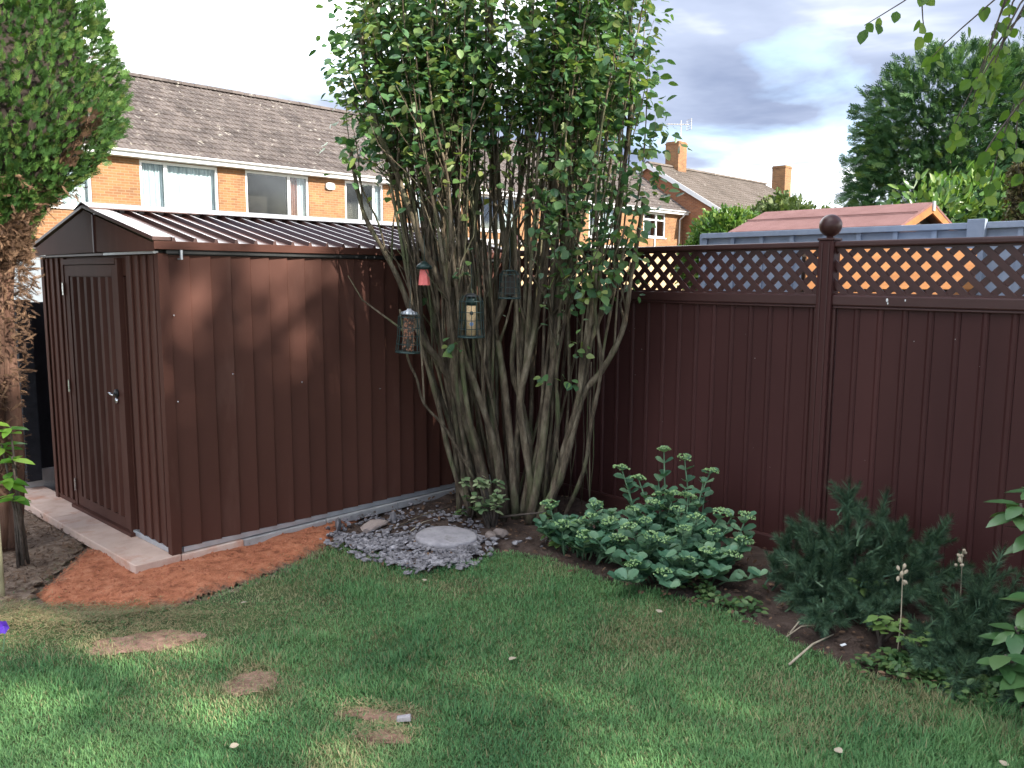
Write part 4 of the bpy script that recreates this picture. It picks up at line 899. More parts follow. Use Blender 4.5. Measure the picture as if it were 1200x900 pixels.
for y0, y1 in ((-0.07, WD/2), (WD+0.07, WD/2)):
    MB().prism([(-0.12, y0, EH-0.02), (-0.12, y1, RH), (LN+0.10, y1, RH), (LN+0.10, y0, EH-0.02)], (0, 0, 0.025)).build('roof_slope', M['felt'], ns)
    MB().prism([(LN+0.075, y0, EH-0.10), (LN+0.075, y1, RH-0.09), (LN+0.075, y1, RH-0.004), (LN+0.075, y0, EH-0.024)], (0.022, 0, 0)).build('barge_board', M['timber'], ns)
    MB().prism([(-0.118, y0, EH-0.10), (-0.118, y1, RH-0.09), (-0.118, y1, RH-0.004), (-0.118, y0, EH-0.024)], (0.022, 0, 0)).build('barge_board', M['timber'], ns)
MB().prism([(-0.12, 0.34, EH+0.155), (LN+0.1, 0.34, EH+0.155), (LN+0.1, 0.36, EH+0.165), (-0.12, 0.36, EH+0.165)], (0, 0, 0.008)).build('felt_lap', M['felt'], ns)
MB().box((LN+0.098, WD/2-0.03, RH-0.07), (LN+0.112, WD/2+0.03, RH+0.035)).build('finial', M['galv'], ns)

ls = empty('timber_store', (2.05, 5.86, 0), R(2.5), label='sunlit orange timber boarding seen through the right lattice', cat='timber store')
for k in range(6):
    z0 = k*0.306; MB().box((0.0, 0.0, z0), (1.21, 0.022, z0+0.284)).build('board', M['timber'], ls)
for xx in (0.03, 0.6, 1.15): MB().box((xx, 0.024, 0), (xx+0.05, 0.08, 1.70)).build('upright', M['timber'], ls)
MB().box((0.0, 0.081, 0.0), (1.21, 0.095, 1.80)).build('backing', M['dark_inside'], ls)
br = MB().lathe([(0.21, 0), (0.24, 0.4), (0.25, 0.8), (0.24, 1.3), (0.215, 1.70), (0.20, 1.80), (0.15, 1.87), (0.08, 1.905), (0.02, 1.915)], 28).build('water_barrel', M['blue_plastic'], smooth=True, label='blue plastic barrel with domed top behind the brown fence', cat='barrel'); br.location = (2.77, 6.20, -0.03)

# dark boundary fence and pale wall at the far left
lf = empty('black_fence', (F0[0], F0[1], 0), HA, label='black boarded fence on a concrete gravel board left of the metal shed', cat='fence')
bm_ = MB().box((0.0, 0.0, 0.13), (0.118, 0.018, 1.40)).mesh('board', M['navy_fence'])
for k in range(26): link('board', bm_, lf, (-0.10+k*0.12, 2.30+0.004*(k % 2), 0))
MB().box((-0.12, 2.29, -0.10), (3.1, 2.335, 0.129)).build('gravel_board', M['slab_edge'], lf, bevel=0.006)
MB().box((-0.12, 2.325, 1.25), (3.1, 2.36, 1.33)).build('rail', M['navy_fence'], lf)
MB().box((-0.10, 2.21, 0.06), (0.0, 2.325, 1.42)).build('post', M['navy_fence'], lf)
wg = empty('white_outbuilding', (-9.0, 11.5, 0), HA*0, label='pale outbuilding wall glimpsed between conifer and metal shed', cat='outbuilding')
MB().box((0, 0, -0.1), (2.6, 2, 1.95)).build('wall', M['white_render'], wg); MB().box((-0.1, -0.1, 1.951), (2.7, 2.1, 2.03)).build('roof', M['lead'], wg)
#@@PART4
# ================================================================== VEGETATION
UP = np.array([0, 0, 1.0])
def crown_pts(blobs, n, shell=0.35, lump=0.12):
    """points near the surface of a union of ellipsoids, with outward normals"""
    w = np.array([b[1][0]*b[1][1]+b[1][0]*b[1][2]+b[1][1]*b[1][2] for b in blobs]); w /= w.sum()
    idx = RNG.choice(len(blobs), n*2, p=w); C_ = np.array([b[0] for b in blobs])[idx]; Rr = np.array([b[1] for b in blobs])[idx]
    d = rand_dirs(n*2); r = 1-shell*RNG.random(n*2)**1.6
    lum = 1+lump*np.sin(d[:, 0]*7+idx)*np.sin(d[:, 1]*6+2*idx)*np.sin(d[:, 2]*8+idx) + RNG.normal(0, 0.03, n*2)
    P = C_+d*Rr*(r*lum)[:, None]
    keep = np.ones(n*2, bool)
    for k, b in enumerate(blobs):
        q = (((P-np.array(b[0]))/np.array(b[1]))**2).sum(1)
        keep &= ~((q < (1-shell)**2*0.85) & (idx != k))
    P, d = P[keep][:n], norm((d/Rr)[keep][:n]); return P, d
def bush(name, blobs, n, size, mat, tmpl, label, cat, base, group=None, trunk=True, wid=0.55, bark='bark_dark', updir=0.35, rndn=0.7):
    e = empty(name, base, label=label, cat=cat, group=group)
    P, d = crown_pts(blobs, n); P = P-np.array(base)
    dd = norm(d*0.8+rand_dirs(len(P))*rndn+UP*updir); up = norm(d+rand_dirs(len(P))*0.8)
    ln = size*RNG.uniform(0.7, 1.3, len(P))
    leaf_cloud('crown', tmpl, P, dd, up, ln, ln*wid, mat, e, kind='stuff')
    if trunk:
        t = MB()
        for k, b in enumerate(blobs):
            c = Vector(b[0])-Vector(base); r = max(0.02, 0.06*max(b[1]))
            t.tube([(0.05*k % 0.2, 0, -0.1), (c.x*0.35+0.03, c.y*0.35, c.z*0.4), (c.x*0.8, c.y*0.8, c.z*0.8), tuple(c)], [r, r*0.8, r*0.5, r*0.2], 7)
        t.build('trunk', M[bark], e, smooth=True)
    return e
LEAF = t_leaf(wide=0.44); DIA = t_diamond(); SPRAY = t_spray(3); CLU = t_cluster(7, 5); CLU2 = t_cluster(9, 8, spread=1.4)

# ---------------------------------------------- multi-stemmed tree in the corner
tree = empty('multi_stemmed_tree', (0.0, 5.6, GZ), label='large multi-stemmed leafy tree growing in the corner between shed and fence', cat='tree')
TO = Vector((0, 5.6, GZ))
STEMS = {  # x, z along the stem (metres), start depth, end depth, base radius, tip radius
 'A': ([(-0.20,-0.04),(-0.30,0.37),(-0.38,0.78),(-0.45,1.0),(-0.58,1.18),(-0.65,1.35),(-0.73,1.57),(-0.81,1.74),(-0.95,2.01),(-1.02,2.4)], 5.55, 5.35, 0.058, 0.012),
 'A2': ([(-0.13,-0.04),(-0.23,0.43),(-0.34,0.78),(-0.38,1.01),(-0.36,1.18),(-0.41,1.46),(-0.52,1.69),(-0.59,1.85),(-0.72,2.23),(-0.88,2.65),(-0.92,3.1)], 5.5, 5.25, 0.066, 0.012),
 'B': ([(-0.05,-0.04),(-0.10,0.41),(-0.20,0.78),(-0.33,1.14),(-0.40,1.35),(-0.37,1.63),(-0.39,2.01),(-0.44,2.55),(-0.5,3.2)], 5.48, 5.2, 0.045, 0.012),
 'C': ([(-0.02,-0.04),(-0.11,0.49),(-0.15,0.9),(-0.16,1.18),(-0.06,1.43),(-0.05,1.74),(-0.09,2.17),(-0.14,2.81),(-0.15,3.5)], 5.6, 5.45, 0.052, 0.014),
 'D': ([(0.03,-0.04),(-0.01,0.49),(-0.06,0.95),(-0.11,1.24),(-0.17,1.57),(-0.25,1.85),(-0.23,2.39),(-0.28,3.1)], 5.55, 5.6, 0.048, 0.012),
 'E': ([(0.14,-0.06),(0.32,0.26),(0.45,0.8),(0.57,0.98),(0.66,1.14),(0.72,1.31),(0.75,1.58),(0.82,2.1)], 5.45, 5.3, 0.052, 0.012),
 'F': ([(0.26,0.10),(0.39,0.60),(0.47,0.93),(0.51,1.2),(0.59,1.41),(0.65,1.59),(0.66,1.85),(0.69,2.23),(0.73,2.71),(0.7,3.3)], 5.45, 5.3, 0.045, 0.013),
 'G': ([(0.12,-0.04),(0.19,0.37),(0.23,0.78),(0.28,1.14),(0.30,1.52),(0.33,1.96),(0.38,2.55),(0.4,3.3)], 5.42, 5.4, 0.055, 0.013),
 'H': ([(0.07,-0.04),(0.13,0.37),(0.07,0.72),(0.0,1.01),(0.03,1.4),(0.0,1.85),(0.08,2.39),(0.10,3.02),(0.12,3.6)], 5.58, 5.65, 0.044, 0.012),
 'I': ([(-0.22,0.20),(-0.43,0.6),(-0.57,0.78),(-0.61,0.95),(-0.66,1.09),(-0.70,1.4)], 5.45, 5.2, 0.016, 0.007),
 'J': ([(-0.36,-0.05),(-0.39,0.45),(-0.46,0.72),(-0.54,0.95),(-0.60,1.3),(-0.7,1.9),(-0.75,2.6)], 5.62, 5.55, 0.032, 0.010),
 'K': ([(0.17,-0.04),(0.09,0.49),(0.05,0.78),(0.11,1.07),(0.17,1.41),(0.22,1.74),(0.26,2.28),(0.29,2.87),(0.33,3.5)], 5.5, 5.5, 0.05, 0.012),
}
stem_paths = []
def jitter(p, s): return (p[0]+random.gauss(0, s), p[1]+random.gauss(0, s), p[2]+random.gauss(0, s*0.5))
for nm_, (xz, y0, y1, r0, r1_) in STEMS.items():
    n = len(xz); stem_paths.append(([Vector((x, y0+(y1-y0)*i/(n-1), z)) for i, (x, z) in enumerate(xz)], [0.62*r0+(r1_-0.62*r0)*(i/(n-1))**0.7 for i in range(n)]))
for i in range(40):
    a = random.uniform(0, 2*math.pi); rr = math.sqrt(random.random())
    bx, by = 0.02+0.36*rr*math.cos(a), 5.68+0.20*rr*math.sin(a)
    ex, ey = -0.06+(0.35+0.65*rr)*1.0*math.cos(a+random.gauss(0, .25)), 5.62+(0.3+0.6*rr)*0.85*math.sin(a+random.gauss(0, .25))
    ez = random.uniform(2.7, 3.75); pts = []; n = 9; wx, wy = random.gauss(0, .05), random.gauss(0, .05)
    for k in range(n):
        t = k/(n-1); q = t**0.82
        pts.append(Vector((bx+(ex-bx)*q+wx*math.sin(t*5+i)+random.gauss(0, .012), by+(ey-by)*q+wy*math.sin(t*4+i)+random.gauss(0, .012), -0.06+(ez+0.06)*t)))
    r0 = random.uniform(0.011, 0.023); stem_paths.append((pts, [r0*(1-0.78*(k/(n-1))**0.8) for k in range(n)]))
def subdiv(pts, rad):
    P = []; Q = []
    for i in range(len(pts)-1):
        p0 = pts[max(i-1, 0)]; p1 = pts[i]; p2 = pts[i+1]; p3 = pts[min(i+2, len(pts)-1)]
        for t in (0, 0.33, 0.66):
            P.append(0.5*((2*p1)+(p2-p0)*t+(2*p0-5*p1+4*p2-p3)*t*t+(3*p1-p0-3*p2+p3)*t**3)); Q.append(rad[i]+(rad[i+1]-rad[i])*t)
    return P+[pts[-1]], Q+[rad[-1]]
low = [(P_[k], (P_[k+1]-P_[k]).normalized()) for P_, Q_ in stem_paths for k in range(len(P_)-1) if 0.75 < P_[k].z < 1.9]
for i in range(125):                               # thin whippy stems that rise from the main ones
    p, d = random.choice(low); ez = random.uniform(2.6, 3.7); ln_ = ez-p.z; n = 6
    ox = (p.x+0.05)*0.38+random.gauss(0, .10); oy = (p.y-5.6)*0.45+random.gauss(0, .12); pts = []
    for k in range(n):
        t = k/(n-1); pts.append(Vector((p.x+ox*t**1.1+random.gauss(0, .010), p.y+oy*t**1.1+random.gauss(0, .010), p.z+ln_*t)))
    pts = [Vector((min(0.80, max(-1.02, q.x)), q.y, q.z)) for q in pts]; pts[0] = p; r0 = random.uniform(0.006, 0.013); stem_paths.append((pts, [r0*(1-0.7*k/(n-1)) for k in range(n)]))
twig_tips = []; anchors = []
for pts, rad in stem_paths:
    P, Q = subdiv(pts, rad); Q = [q*(1+0.12*math.sin(3.1*i+q*400)+random.uniform(-.08, .10)) for i, q in enumerate(Q)]
    b = MB().tube([p-TO for p in P], Q, 8)
    L_ = len(P)
    for k in range(random.randint(4, 7)):         # side shoots
        i = random.randint(int(L_*0.38), L_-2); p = P[i]
        if p.z < 1.1 or (rad[0] < 0.0131 and k > 2): continue
        d = (P[min(i+1, L_-1)]-P[i-1]).normalized(); s2 = Vector((random.gauss(0, 1), random.gauss(0, 1), random.gauss(0.2, .6))).normalized()
        d2 = (d*0.75+s2*0.6+Vector(((p.x+0.05)*0.15, 0, 0.25))).normalized(); ln = random.uniform(0.25, 0.7); r0 = min(Q[i]*0.6, 0.012)
        tp = [p, p+d2*ln*0.35+Vector((random.gauss(0, .02), random.gauss(0, .02), 0)), p+d2*ln*0.7+Vector((random.gauss(0, .03), random.gauss(0, .03), .02)), p+d2*ln+Vector((0, 0, .05))]
        if tp[3].x < -1.10 or tp[3].x > 0.88: continue
        b.tube([q-TO for q in tp], [r0, r0*0.75, r0*0.55, r0*0.3], 5)
        twig_tips += [(tp[1], d2), (tp[2], d2), (tp[3], d2)]
    b.build('stem', M['bark'], tree, smooth=True)
    for i in range(int(L_*0.62), L_): anchors.append((P[i], (P[i]-P[i-1]).normalized()))
# hanging dead strands on the right side
for k in range(9):
    x0 = random.uniform(0.25, 0.6); y0 = random.uniform(5.4, 5.75); z0 = random.uniform(1.0, 1.8); x1 = x0+random.gauss(0.02, .05)
    MB().tube([(x0, y0-TO.y, z0-GZ), ((x0+x1)/2+random.gauss(0, .02), y0-TO.y, z0*0.6), (x1, y0-TO.y, z0*0.3), (x1+random.gauss(0, .04), y0-TO.y, 0.1)], [0.006, 0.005, 0.004, 0.003], 5).build('hanging_strand', M['bark'], tree, smooth=True)
# leaves: on twigs, thick towards the top and the sides, thin in the middle
LP = []; LD = []
def add_leaf(p, d):
    LP.append(p); LD.append(d)
def dens(p):
    edge = min(1.0, math.hypot((p.x+0.05)/1.0, (p.y-5.6)/0.9))
    top = min(1, max(0, (p.z-1.95)/0.95))
    v = 0.05+0.95*top+0.35*max(0, edge-0.55)*(1 if p.z > 2.1 else 0.25)
    if abs(p.x+0.12) > 1.0: return 0.0
    if p.x > 0.2 and p.z > 1.4: v += 0.30
    return v
src = twig_tips*2+anchors+[(p, d) for p, d in twig_tips if p.z > 2.6]*2
random.shuffle(src)
for p, d in src:
    if random.random() > dens(p): continue
    for k in range(random.choice((2, 3, 3, 4)) if p.z > 2.3 else random.choice((1, 2, 2, 3))):
        q = p+Vector((random.gauss(0, .07), random.gauss(0, .075), random.gauss(0, .07)))
        if q.x < -1.17 or q.x > 0.93: continue
        out = Vector((q.x+0.05, q.y-5.6, 0)); out = out.normalized() if out.length > 0.05 else Vector((0, -1, 0))
        add_leaf(q, out*0.6+Vector((random.gauss(0, .6), random.gauss(0, .6), random.gauss(-0.25, .4))))
for (cx, cy, cz, rr, n) in [(0.42,5.22,1.72,0.20,75),(0.60,5.2,1.62,0.16,40),(0.30,5.2,1.95,0.18,40),(0.62,5.25,2.1,0.22,80),(0.5,5.15,1.5,0.16,45),(0.55,5.2,1.88,0.2,70),(0.35,5.15,2.15,0.2,60),(0.72,5.2,1.9,0.16,50),(0.2,5.2,2.0,0.16,40),(0.45,5.3,2.5,0.25,70),(-0.85,5.4,2.45,0.16,45),(-0.3,5.1,1.62,0.05,7),(-0.36,5.2,1.16,0.06,12),(0.42,5.3,1.15,0.10,10),(0.36,5.3,0.95,0.06,6),(0.20,5.3,0.93,0.05,6),(-0.62,5.15,2.28,0.12,18),(-0.9,5.3,2.3,0.1,12),(0.28,5.1,2.32,0.14,22),(0.88,5.35,2.15,0.16,34),(0.95,5.4,2.45,0.14,26),(0.75,5.3,2.3,0.14,24),(-0.98,5.45,2.75,0.16,50),(-0.95,5.4,3.1,0.2,60)]:
    for k in range(n):
        v = Vector((random.gauss(0, .5), random.gauss(0, .5), random.gauss(0, .5)))*rr
        add_leaf(Vector((cx, cy, cz))+v, Vector((v.x*3+random.gauss(0, .5), -0.5+random.gauss(0, .5), random.gauss(-0.35, .35))))
LP = np.array([tuple(p-TO) for p in LP]); LD = norm(np.array([tuple(d) for d in LD]))
LU = norm(np.stack([RNG.normal(0, .45, len(LP)), RNG.normal(-0.25, .45, len(LP)), np.ones(len(LP))*0.8], 1)); LL = RNG.uniform(0.034, 0.080, len(LP))
order = np.argsort(LP[:, 1]+RNG.normal(0, .05, len(LP))); vis = [i for i in order if LP[i, 2] < 3.35][:290]; vset = set(vis)
lm = tmpl_mesh('leaf', LEAF, M['lilac'])
for i in vis: link('leaf', lm, tree, tuple(LP[i]), frame_rot(LD[i], LU[i]), (LL[i], LL[i]*0.82, LL[i]))
ri_ = np.array([i for i in range(len(LP)) if i not in vset])
leaf_cloud('foliage', LEAF, LP[ri_], LD[ri_], LU[ri_], LL[ri_], LL[ri_]*0.82, M['lilac'], tree, kind='stuff')
print('tree leaves', len(LP))

# ---------------------------------------------- clipped conifer at the left edge
RT = [(0.0,0.16),(0.89,0.20),(1.23,0.27),(1.62,0.30),(1.77,0.30),(1.92,0.33),(2.06,0.44),(2.2,0.62),(2.45,0.82),(2.7,0.87),(3.2,0.80),(3.7,0.70),(4.1,0.45),(4.3,0.1)]
CB = np.array([-3.12, 4.90, GZ]); con = empty('clipped_conifer', tuple(CB), label='tall clipped conifer with browned lower foliage at the left edge', cat='tree')
rz = np.array([a for a, _ in RT]); rr_ = np.array([b for _, b in RT])
def con_pts(n, z0, z1, f0, f1):
    z = RNG.uniform(z0, z1, n); th = RNG.uniform(0, 2*np.pi, n); r = np.maximum(0.06, np.interp(z, rz, rr_)-0.06)*(f0+(f1-f0)*RNG.random(n)**0.7)
    r = r*(1+0.16*(fbm(th*2.2, z*2.5, 7, 1.0, 4)-0.5)*2)
    d = np.stack([np.cos(th), np.sin(th), np.zeros(n)], 1); return d*r[:, None]+np.stack([np.zeros(n), np.zeros(n), z], 1), d, th, z
P, d, th, z = con_pts(30000, 1.72, 4.3, 0.84, 1.0)
br_ = fbm(th*1.6+3, z*1.7, 13, 1.0, 4)+np.clip((2.5-z)*0.35, -0.4, 0.45) + 0.10*np.sin(z*5)
dead = br_ > 0.73
dd = norm(d*0.75+UP*RNG.uniform(0.3, 1.1, len(P))[:, None]+rand_dirs(len(P))*0.45); uu = norm(d+rand_dirs(len(P))*0.6); ln = RNG.uniform(0.04, 0.085, len(P))
for msk, mt, nm in ((~dead, M['conifer'], 'foliage'), (dead, M['dead_conifer'], 'browned_foliage')):
    leaf_cloud(nm, SPRAY, P[msk], dd[msk], uu[msk], ln[msk], ln[msk]*0.9, mt, con, kind='stuff')
P, d, th, z = con_pts(7500, 0.35, 2.2, 0.45, 1.12)
keep = RNG.random(len(P)) < np.where(z < 1.5, 0.45, 1.0); P, d = P[keep], d[keep]
dd = norm(d*0.6+rand_dirs(len(P))*0.8-UP*0.25); leaf_cloud('dead_twigs', SPRAY, P, dd, rand_dirs(len(P)), RNG.uniform(0.04, 0.10, len(P)), 0.03, M['dead_conifer'], con, kind='stuff')
core = MB().lathe([(max(0.02, r*0.74), z) for z, r in RT if z > 1.95], 18).build('dark_core', M['dark_inside'], con, smooth=True)  # solid core added against see-through, dark colour gives the shade between sprays
for k in range(11):
    a = k*0.9; b0 = Vector((0.10*math.cos(a)-0.06, 0.10*math.sin(a), -0.08)); e = Vector((0.24*math.cos(a*1.3+0.4), 0.24*math.sin(a*1.3+0.4), 2.2))
    pts = [b0+(e-b0)*t+Vector((0.035*math.sin(t*6+k), 0.035*math.cos(t*5+k), 0)) for t in np.linspace(0, 1, 8)]
    MB().tube(pts, [(0.026+0.03*(k % 3 == 0))*(1-0.45*t) for t in np.linspace(0, 1, 8)], 9).build('trunk', M['bark_red'], con, smooth=True)

# ---------------------------------------------- big conifer and shrubs beyond the fences
def conifer_blob(name, blobs, n, size, mat, label, base, cat='tree', **kw): return bush(name, blobs, n, size, mat, SPRAY, label, cat, base, wid=0.75, updir=-0.05, rndn=0.45, **kw)
conifer_blob('dark_conifer', [((7.0,14.0,1.5),(1.35,1.3,1.5)),((6.95,14.0,2.9),(1.35,1.35,1.4)),((7.15,14.1,4.0),(1.35,1.3,1.25)),((8.9,14.3,3.9),(1.9,1.6,1.55)),((8.9,14.6,2.4),(1.8,1.8,2.0))], 26000, 0.23, M['dark_conifer'], 'large dark green conifer rising beyond the neighbouring shed', (7.6,14.2,GZ))
bush('laurel_bush', [((5.55,11.3,2.2),(0.62,0.6,0.75)),((6.2,11.5,2.35),(0.6,0.6,0.7)),((5.0,11.2,1.9),(0.5,0.5,0.62)),((5.75,11.2,1.2),(0.9,0.7,1.2))], 2600, 0.13, M['laurel'], LEAF, 'bright leafy laurel bush behind the timber shed', 'bush', (5.6,11.4,GZ))
hb = np.array((6.4, 9.6, GZ)); hg = empty('clipped_hedge', tuple(hb), HA, label='square clipped brownish hedge at the right edge beyond the fences', cat='hedge')
n = 9000; q = RNG.random((n, 3)); side = RNG.integers(0, 3, n); sx_, sy_, sz_ = 2.2, 1.2, 2.90
hp = np.stack([q[:, 0]*sx_-0.6, q[:, 1]*sy_-0.6, q[:, 2]*sz_], 1); nn = np.zeros((n, 3))
hp[side == 0, 1] = -0.6+0.05*RNG.random((side == 0).sum()); nn[side == 0, 1] = -1
hp[side == 1, 0] = -0.6+0.05*RNG.random((side == 1).sum()); nn[side == 1, 0] = -1
hp[side == 2, 2] = sz_-0.06*RNG.random((side == 2).sum()); nn[side == 2, 2] = 1
leaf_cloud('foliage', CLU, hp, norm(nn+rand_dirs(n)*0.9), rand_dirs(n), 0.09, 0.09, M['hedge'], hg, kind='stuff')
MB().box((-0.55, -0.55, 0.0), (sx_-0.65, sy_-0.65, sz_-0.08)).build('dark_core', M['bark_dark'], hg)
for i, (x, y, z, r, lab) in enumerate([(6.3,24.5,2.55,1.1,'dark green bush in front of the gabled house, below its eaves'),(8.1,25.5,3.0,1.15,'tall pale green bush between the gabled house and the timber shed'),(9.6,26.0,2.7,1.0,'rounded pale green bush just left of the dark conifer'),(7.0,22.5,2.0,1.0,'low green bush peeping over the grey fence left of the timber shed roof')]):
    bush('garden_bush', [((x,y,z),(r*1.05,r,r*0.95)),((x-0.7*r,y,z-0.5*r),(r*0.7,r*0.7,r*0.7)),((x+0.8*r,y,z-0.45*r),(r*0.75,r*0.7,r*0.75)),((x,y,z-1.4*r),(r*1.1,r,r*1.2))][:(3 if i in (0, 3) else 4)], 2600, 0.30, M['far_bush'] if i != 0 else M['laurel'], CLU, lab, 'bush', (x, y, GZ), group='bushes beyond the fences')

# ---------------------------------------------- trees of this garden off to the right: they shade the lawn
def broad_tree(name, base, blobs, n, label, bark, leaf, size=0.20, tr=0.12, fork=2.0):
    e = empty(name, base, label=label, cat='tree'); t = MB(); B0 = Vector(base)
    t.tube([(0,0,-0.1),(0.02,0.03,fork*0.5),(0.0,0.0,fork)], [tr*1.25, tr, tr*0.85], 10)
    for (c, r) in blobs:
        v = Vector(c)-B0
        t.tube([(0,0,fork*0.85),(v.x*0.4, v.y*0.4, fork+(v.z-fork)*0.45),(v.x*0.85, v.y*0.85, v.z*0.95),(v.x*1.05, v.y*1.05, v.z+r[2]*0.5)], [tr*0.7, tr*0.5, tr*0.3, tr*0.1], 7)
    t.build('trunk', M[bark], e, smooth=True)
    P, d = crown_pts(blobs, n, shell=0.8, lump=0.2); P = P-np.array(base)
    leaf_cloud('crown', CLU2, P, rand_dirs(len(P)), rand_dirs(len(P)), size, size, M[leaf], e, kind='stuff')
    return e
birch = broad_tree('birch_tree', (5.7,2.2,GZ), [((5.5,2.0,3.3),(0.7,0.7,0.8)),((5.6,2.9,3.4),(0.7,0.7,0.8)),((5.3,2.4,3.9),(0.6,0.6,0.6))], 260, 'birch tree whose leafy branch hangs in at the upper right', 'birch_bark', 'birch')
broad_tree('garden_tree', (12.8,-2.4,GZ), [((12.7,-2.75,7.6),(1.5,1.25,1.9)),((12.8,-1.7,6.6),(1.4,1.2,1.6)),((12.6,-2.6,5.6),(1.5,1.3,1.2)),((12.7,-2.9,8.9),(1.4,1.2,1.0)),((12.8,-1.6,8.4),(1.4,1.1,1.4))], 1450, 'tall leafy tree to the right of the garden, nearer the fence line', 'bark_dark', 'far_bush', 0.30, 0.2, 4.0)
broad_tree('garden_tree', (13.0,-6.6,GZ), [((12.8,-6.1,8.4),(1.6,1.75,2.2)),((12.9,-7.6,8.0),(1.7,1.9,2.4)),((12.8,-6.4,6.2),(1.5,1.9,1.4))], 1100, 'tall leafy tree to the right of the garden, behind the camera', 'bark_dark', 'far_bush', 0.30, 0.2, 4.0)
top_tree = broad_tree('garden_tree', (14.6,-3.6,GZ), [((14.4,-3.6,11.1),(1.5,1.9,1.25)),((14.6,-2.2,10.6),(1.4,1.5,1.3))], 48, 'taller thin-crowned tree behind the two leafy trees at right', 'bark_dark', 'birch', 0.30, 0.2, 6.0)
# birch branch that reaches into the picture
bb = MB(); limb = [Vector((5.6,2.2,3.2)), Vector((4.2,2.5,3.75)), Vector((3.0,2.85,3.5)), Vector((2.2,3.0,3.0))]
bb.tube([p-Vector((5.7,2.2,GZ)) for p in limb], [0.035, 0.022, 0.013, 0.008], 7)
TW = [ [(2.2,3.0,3.0),(1.75,3.02,2.85),(1.42,3.0,2.60),(1.20,2.98,2.46)], [(1.75,3.02,2.85),(1.45,3.05,2.62),(1.44,3.05,2.46)], [(2.2,3.0,3.0),(1.9,3.1,2.75),(1.62,3.15,2.50),(1.52,3.15,2.40)],
       [(1.9,3.1,2.75),(1.78,3.1,2.5),(1.70,3.1,2.36),(1.66,3.1,2.28)], [(2.2,3.0,3.0),(1.98,2.95,2.7),(1.86,2.9,2.4),(1.78,2.88,2.18),(1.70,2.86,2.05)], [(2.3,3.0,3.05),(2.02,3.05,2.6),(1.95,3.05,2.3),(1.88,3.05,2.05)], [(1.86,2.9,2.4),(1.72,2.88,2.22),(1.60,2.86,2.06),(1.56,2.86,1.98)], [(2.2,3.0,3.0),(1.88,3.2,2.7),(1.80,3.2,2.45),(1.76,3.2,2.3)] ]
for k in range(13):
    x0 = random.uniform(1.68, 1.98); y0 = random.uniform(2.75, 3.25); z0 = random.uniform(2.35, 2.65); dz = random.uniform(0.2, 0.55)
    TW.append([(2.25,3.0,3.02),(x0+0.12,y0,z0+0.12),(x0,y0,z0-dz*0.4),(x0-0.05+random.gauss(0, .03),y0,z0-dz)])
BO = Vector((5.7, 2.2, GZ)); blm = tmpl_mesh('leaf', t_leaf(wide=0.42, curl=-0.05), M['birch'])
for tw in TW:
    P, Q = subdiv([Vector(p) for p in tw], [0.005-0.0035*i/(len(tw)-1) for i in range(len(tw))])
    bb.tube([p-BO for p in P], Q, 5)
    for i in range(2, len(P)):
        for k in range(random.choice((1, 1, 2)) if i < len(P)-2 else 2):
            p = P[i]+Vector((random.gauss(0, .012), random.gauss(0, .02), random.gauss(-0.01, .012))); dv = Vector((random.gauss(-0.1, .5), random.gauss(0, .5), -0.9))
            s = random.uniform(0.034, 0.056); link('leaf', blm, birch, p-BO, frame_rot(dv, (random.gauss(0, .6), -1, random.gauss(0, .4))), (s, s*0.95, s))
bb.build('hanging_branch', M['bark_dark'], birch, smooth=True)

# ---------------------------------------------- sedum
def sedum_leaf_t():
    xs = [0, 0.3, 0.62, 0.88, 1.0]; ws = [0.10, 0.30, 0.44, 0.34, 0.08]; v = []; f = []
    for x, w in zip(xs, ws): v += [(x, -w, 0.06*x+w*0.22), (x, 0, -0.02+0.02*x), (x, w, 0.06*x+w*0.22)]
    for i in range(4): a = 3*i; f += [(a, a+3, a+4, a+1), (a+1, a+4, a+5, a+2)]
    return np.array(v), f
SEDL = sedum_leaf_t(); sdm = tmpl_mesh('leaf', SEDL, M['sedum'], True)
def head_mesh(seed):
    rs = random.Random(seed); V = []; Fc = []; rn = []
    for k in range(46):
        a = rs.uniform(0, 6.28); r = math.sqrt(rs.random()); x, y = r*math.cos(a), r*math.sin(a); z = 0.42*(1-r*r)+rs.uniform(-.06, .06); s = rs.uniform(0.09, 0.17); o = len(V)
        V += [(x+s, y, z), (x-s, y, z), (x, y+s, z), (x, y-s, z), (x, y, z+s), (x, y, z-s)]; Fc += [tuple(o+j for j in t) for t in ((0,2,4),(2,1,4),(1,3,4),(3,0,4),(2,0,5),(1,2,5),(3,1,5),(0,3,5))]; rn += [rs.random()]*6
    me = bpy.data.meshes.new('flower_head'); me.from_pydata(V, [], Fc); me.materials.append(M['sedum_flower']); at = me.attributes.new('rnd', 'FLOAT', 'POINT'); at.data.foreach_set('value', rn); return me
HM = [head_mesh(s) for s in range(4)]
def cam_pt(px_, py_, Y):
    """world point seen at a measured spot of the survey photograph, at distance Y"""
    u = (px_-600)/975.6; v = -(py_-450)/975.6; d = _fw+_ri2*u+_up2*v; k = Y/d.y
    return Vector((d.x*k, Y, CAM_H+d.z*k))
